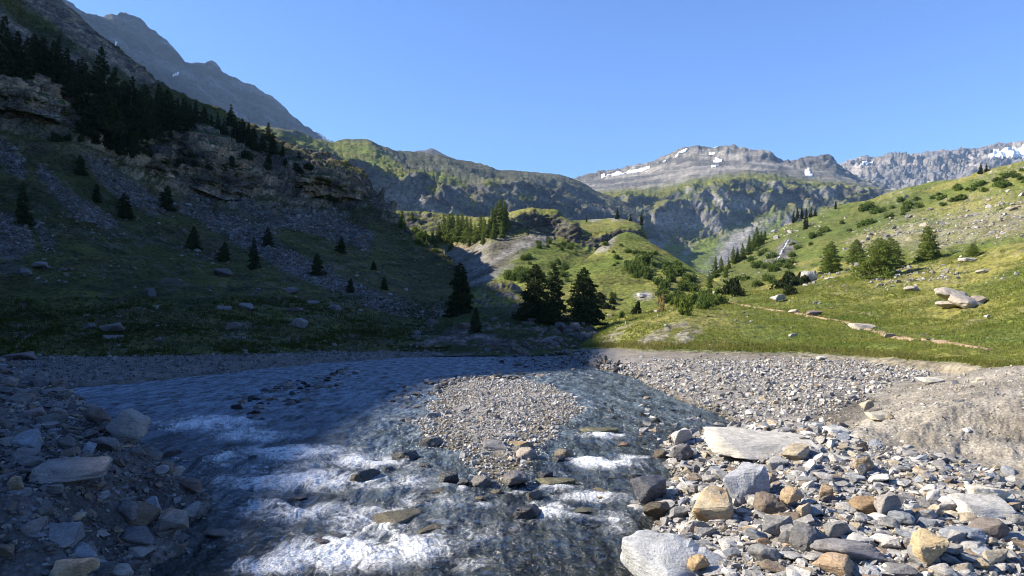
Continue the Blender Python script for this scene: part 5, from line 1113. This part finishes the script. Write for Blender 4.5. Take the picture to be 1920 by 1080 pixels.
# grass tufts over the sunny turf, the shaded meadow and the bank edge
m, nt, out = nmat('grass_blades'); at = N(nt, 'ShaderNodeAttribute', attribute_name='Col'); d = N(nt, 'ShaderNodeBsdfDiffuse'); t = N(nt, 'ShaderNodeBsdfTranslucent'); nt.links.new(at.outputs['Color'], d.inputs['Color']); nt.links.new(at.outputs['Color'], t.inputs['Color'])
ms = N(nt, 'ShaderNodeMixShader'); ms.inputs[0].default_value = .45; nt.links.new(d.outputs[0], ms.inputs[1]); nt.links.new(t.outputs[0], ms.inputs[2]); nt.links.new(ms.outputs[0], out.inputs[0]); M_GRASS = m
def tufts(G, mask, n, hpx, hmax, cols, name='grass'):
    g = G[:-1, :-1].reshape(-1, 3); p = np.clip(mask[:-1, :-1].ravel(), 0, None); p = p/p.sum(); ids = rng.choice(len(g), n, p=p)
    du = (G[:-1, 1:]-G[:-1, :-1]).reshape(-1, 3)[ids]; dv = (G[1:, :-1]-G[:-1, :-1]).reshape(-1, 3)[ids]
    b0 = g[ids]+du*rng.uniform(size=(n, 1))+dv*rng.uniform(size=(n, 1)); hh = np.minimum(hpx/F*b0[:, 1], hmax)*rng.uniform(.5, 1.3, n)
    K = 6; base = np.repeat(b0, K, 0); h = np.repeat(hh, K)*rng.uniform(.6, 1.1, n*K); ang = rng.uniform(0, 6.28, n*K); sp = rng.uniform(.1, .6, n*K)
    root = base+np.stack([rng.normal(size=n*K)*h*.35, rng.normal(size=n*K)*h*.35, -.1*h], 1)
    side = np.stack([np.cos(ang+1.57), np.sin(ang+1.57), 0*ang], 1)*(h*.13)[:, None]; tip = root+np.stack([np.cos(ang)*sp*h, np.sin(ang)*sp*h, 1.1*h], 1)
    V = np.stack([root-side, root+side, tip], 1).reshape(-1, 3); t_ = np.repeat(sstep(-.5, .5, fbm(b0*.25, 3))*.6+.4*rng.uniform(size=n), K*3)
    o = mesh_np(name, V, np.arange(len(V)).reshape(-1, 3), M_GRASS, False, {'Col': mixc(cols[0], cols[1], t_)}); stuff(o)
px, py = proj(G_RIGHT); nm = normals(G_RIGHT)
mk = (px > 1080)*(px < 1960)*(py > 470)*sstep(1.12, 1.3, V_RIGHT)[:, None]*(C_RIGHT[..., 1] > C_RIGHT[..., 0]*.98)*(G_RIGHT[..., 1] < 125)*(.25+1.2*sstep(-.3, .3, fbm(G_RIGHT*.16+3, 4)))
tufts(G_RIGHT, mk, 30000, 3.8, .26, (C(.115, .16, .028), C(.31, .30, .08)))
mk = (px > 1090)*(px < 1960)*sstep(1.3, 1.16, V_RIGHT)[:, None]*sstep(1.0, 1.1, V_RIGHT)[:, None]
tufts(G_RIGHT, mk, 4000, 5, .3, (C(.11, .14, .025), C(.25, .22, .08)))
px, py = proj(G_LEFT); mk = (px > -20)*(px < 860)*(py > 560)*(py < 672)
tufts(G_LEFT, mk*(.2+sstep(-.2, .4, fbm(G_LEFT*.2, 4))), 9000, 5, .3, (GDARK*.7, GRASS*.55))

# ---------------------------------------------------------------- footpath and small waterfall
def strip(name, pts, w0, mat, only, lift=.05, n=90, wob=.3):
    t = np.linspace(0, len(pts)-1, n); P3 = []
    for a in t:
        i = min(int(a), len(pts)-2); f = a-i; h = cast(lerp(pts[i][0], pts[i+1][0], f), lerp(pts[i][1], pts[i+1][1], f), only)
        if h: P3.append(h[0])
    V = []
    for i, p in enumerate(P3):
        d = (P3[min(i+2, len(P3)-1)]-P3[max(i-2, 0)]); s = Vector((-d.y, d.x, 0)).normalized(); wv = w0*(1+wob*math.sin(i*.9)+wob*math.sin(i*2.3+1))*min(1, i/4+.3, (len(P3)-1-i)/4+.3)
        for k in (-1, -.5, 0, .5, 1):
            q = p+s*wv*k*.5; z = drop(q.x, q.y, only) or p.z; V.append((q.x, q.y, max(z, p.z-.6)+lift+(.03 if k in (-.5, 0, .5) else -.06)))
    return mesh_np(name, V, grid_faces(len(P3), 5), mat, True)
m, nt, out = nmat('trodden_earth'); g = N(nt, 'ShaderNodeNewGeometry'); bs = N(nt, 'ShaderNodeBsdfPrincipled'); cr = N(nt, 'ShaderNodeMix', data_type='RGBA'); cr.inputs['A'].default_value = (.21, .13, .075, 1); cr.inputs['B'].default_value = (.36, .265, .18, 1)
nt.links.new(noise_node(nt, g.outputs['Position'], 1.5, 5), cr.inputs['Factor']); nt.links.new(cr.outputs['Result'], bs.inputs['Base Color']); bs.inputs['Roughness'].default_value = .95; nt.links.new(bs.outputs[0], out.inputs[0])
structure(strip('path', [(1352, 562), (1385, 571), (1430, 579), (1480, 585), (1520, 593), (1580, 603), (1620, 614), (1660, 629), (1700, 636), (1740, 638), (1790, 645), (1860, 657)], .55, m, ('grass_slope',), .04, 140, .42))
m2_, nt, out = nmat('falling_water'); bs = N(nt, 'ShaderNodeBsdfPrincipled'); bs.inputs['Base Color'].default_value = (.45, .47, .50, 1); bs.inputs['Roughness'].default_value = .5; nt.links.new(bs.outputs[0], out.inputs[0])
o = strip('waterfall', [(1478, 450), (1472, 462), (1466, 471), (1462, 480), (1458, 488)], .42, m2_, ('grass_slope',), .12, 60, .5); tag(o, 'thin white cascade in the dark rocky gully on the sunny slope', 'waterfall')
# ================================================================ air, sky, sun, camera
bm = bmesh.new(); bmesh.ops.create_cube(bm, size=1)
lo, hi = Vector((-4500, -400, -12)), Vector((4500, 5200, 1420))
for v in bm.verts: v.co = Vector([(lo[i]+hi[i])/2+v.co[i]*(hi[i]-lo[i]) for i in range(3)])
me = bpy.data.meshes.new('haze'); bm.to_mesh(me); bm.free(); hz = bpy.data.objects.new('haze', me); COL.objects.link(hz); stuff(hz)
m, nt, out = nmat('valley_air'); pv = N(nt, 'ShaderNodeVolumePrincipled')
pv.inputs['Color'].default_value = (.44, .68, 1, 1); pv.inputs['Density'].default_value = HAZE; pv.inputs['Anisotropy'].default_value = 0
nt.links.new(pv.outputs[0], out.inputs['Volume']); me.materials.append(m)

SUN_EL, SUN_AZ = math.radians(35), math.radians(-84)      # azimuth measured from +Y towards +X
w = bpy.data.worlds.new('World'); SC.world = w; w.use_nodes = True; nt = w.node_tree; nt.nodes.clear()
sk = nt.nodes.new('ShaderNodeTexSky'); sk.sky_type = 'NISHITA'; sk.sun_disc = False
sk.sun_elevation = SUN_EL; sk.sun_rotation = SUN_AZ; sk.altitude = 1900; sk.air_density = 1.0; sk.dust_density = .6; sk.ozone_density = 3.0
bg = nt.nodes.new('ShaderNodeBackground'); bg.inputs['Strength'].default_value = SKY
ow = nt.nodes.new('ShaderNodeOutputWorld')
gm = nt.nodes.new('ShaderNodeMix'); gm.data_type = 'RGBA'; gm.blend_type = 'MULTIPLY'; gm.inputs['Factor'].default_value = 1; gm.inputs['B'].default_value = SKYTINT
nt.links.new(sk.outputs[0], gm.inputs['A']); nt.links.new(gm.outputs['Result'], bg.inputs[0]); nt.links.new(bg.outputs[0], ow.inputs[0])
ld = bpy.data.lights.new('sun', 'SUN'); ld.energy = SUN; ld.angle = math.radians(.53); ld.color = (1, .915, .775)
lo_ = bpy.data.objects.new('sun', ld); COL.objects.link(lo_)
ds = Vector((math.sin(SUN_AZ)*math.cos(SUN_EL), math.cos(SUN_AZ)*math.cos(SUN_EL), math.sin(SUN_EL)))
lo_.rotation_euler = ds.to_track_quat('Z', 'Y').to_euler(); lo_.location = (-60, 20, 60)
cd = bpy.data.cameras.new('camera'); cd.sensor_width = 36; cd.lens = 36*F/1920; cd.shift_y = (HY-540)/1920; cd.clip_start = .1; cd.clip_end = 20000
cam = bpy.data.objects.new('camera', cd); COL.objects.link(cam); cam.location = (0, 0, H); cam.rotation_euler = (math.pi/2, 0, 0); SC.camera = cam
SC.view_settings.view_transform = 'Standard'; SC.view_settings.look = 'None'; SC.view_settings.gamma = 1; SC.view_settings.exposure = EXPO
SC.render.engine = 'CYCLES'; SC.cycles.max_bounces = 8; SC.cycles.diffuse_bounces = 2; SC.cycles.glossy_bounces = 2; SC.cycles.transparent_max_bounces = 10; SC.cycles.volume_bounces = 0
SC.cycles.use_denoising = True; SC.cycles.filter_width = 1.0; SC.cycles.caustics_reflective = False; SC.cycles.caustics_refractive = False
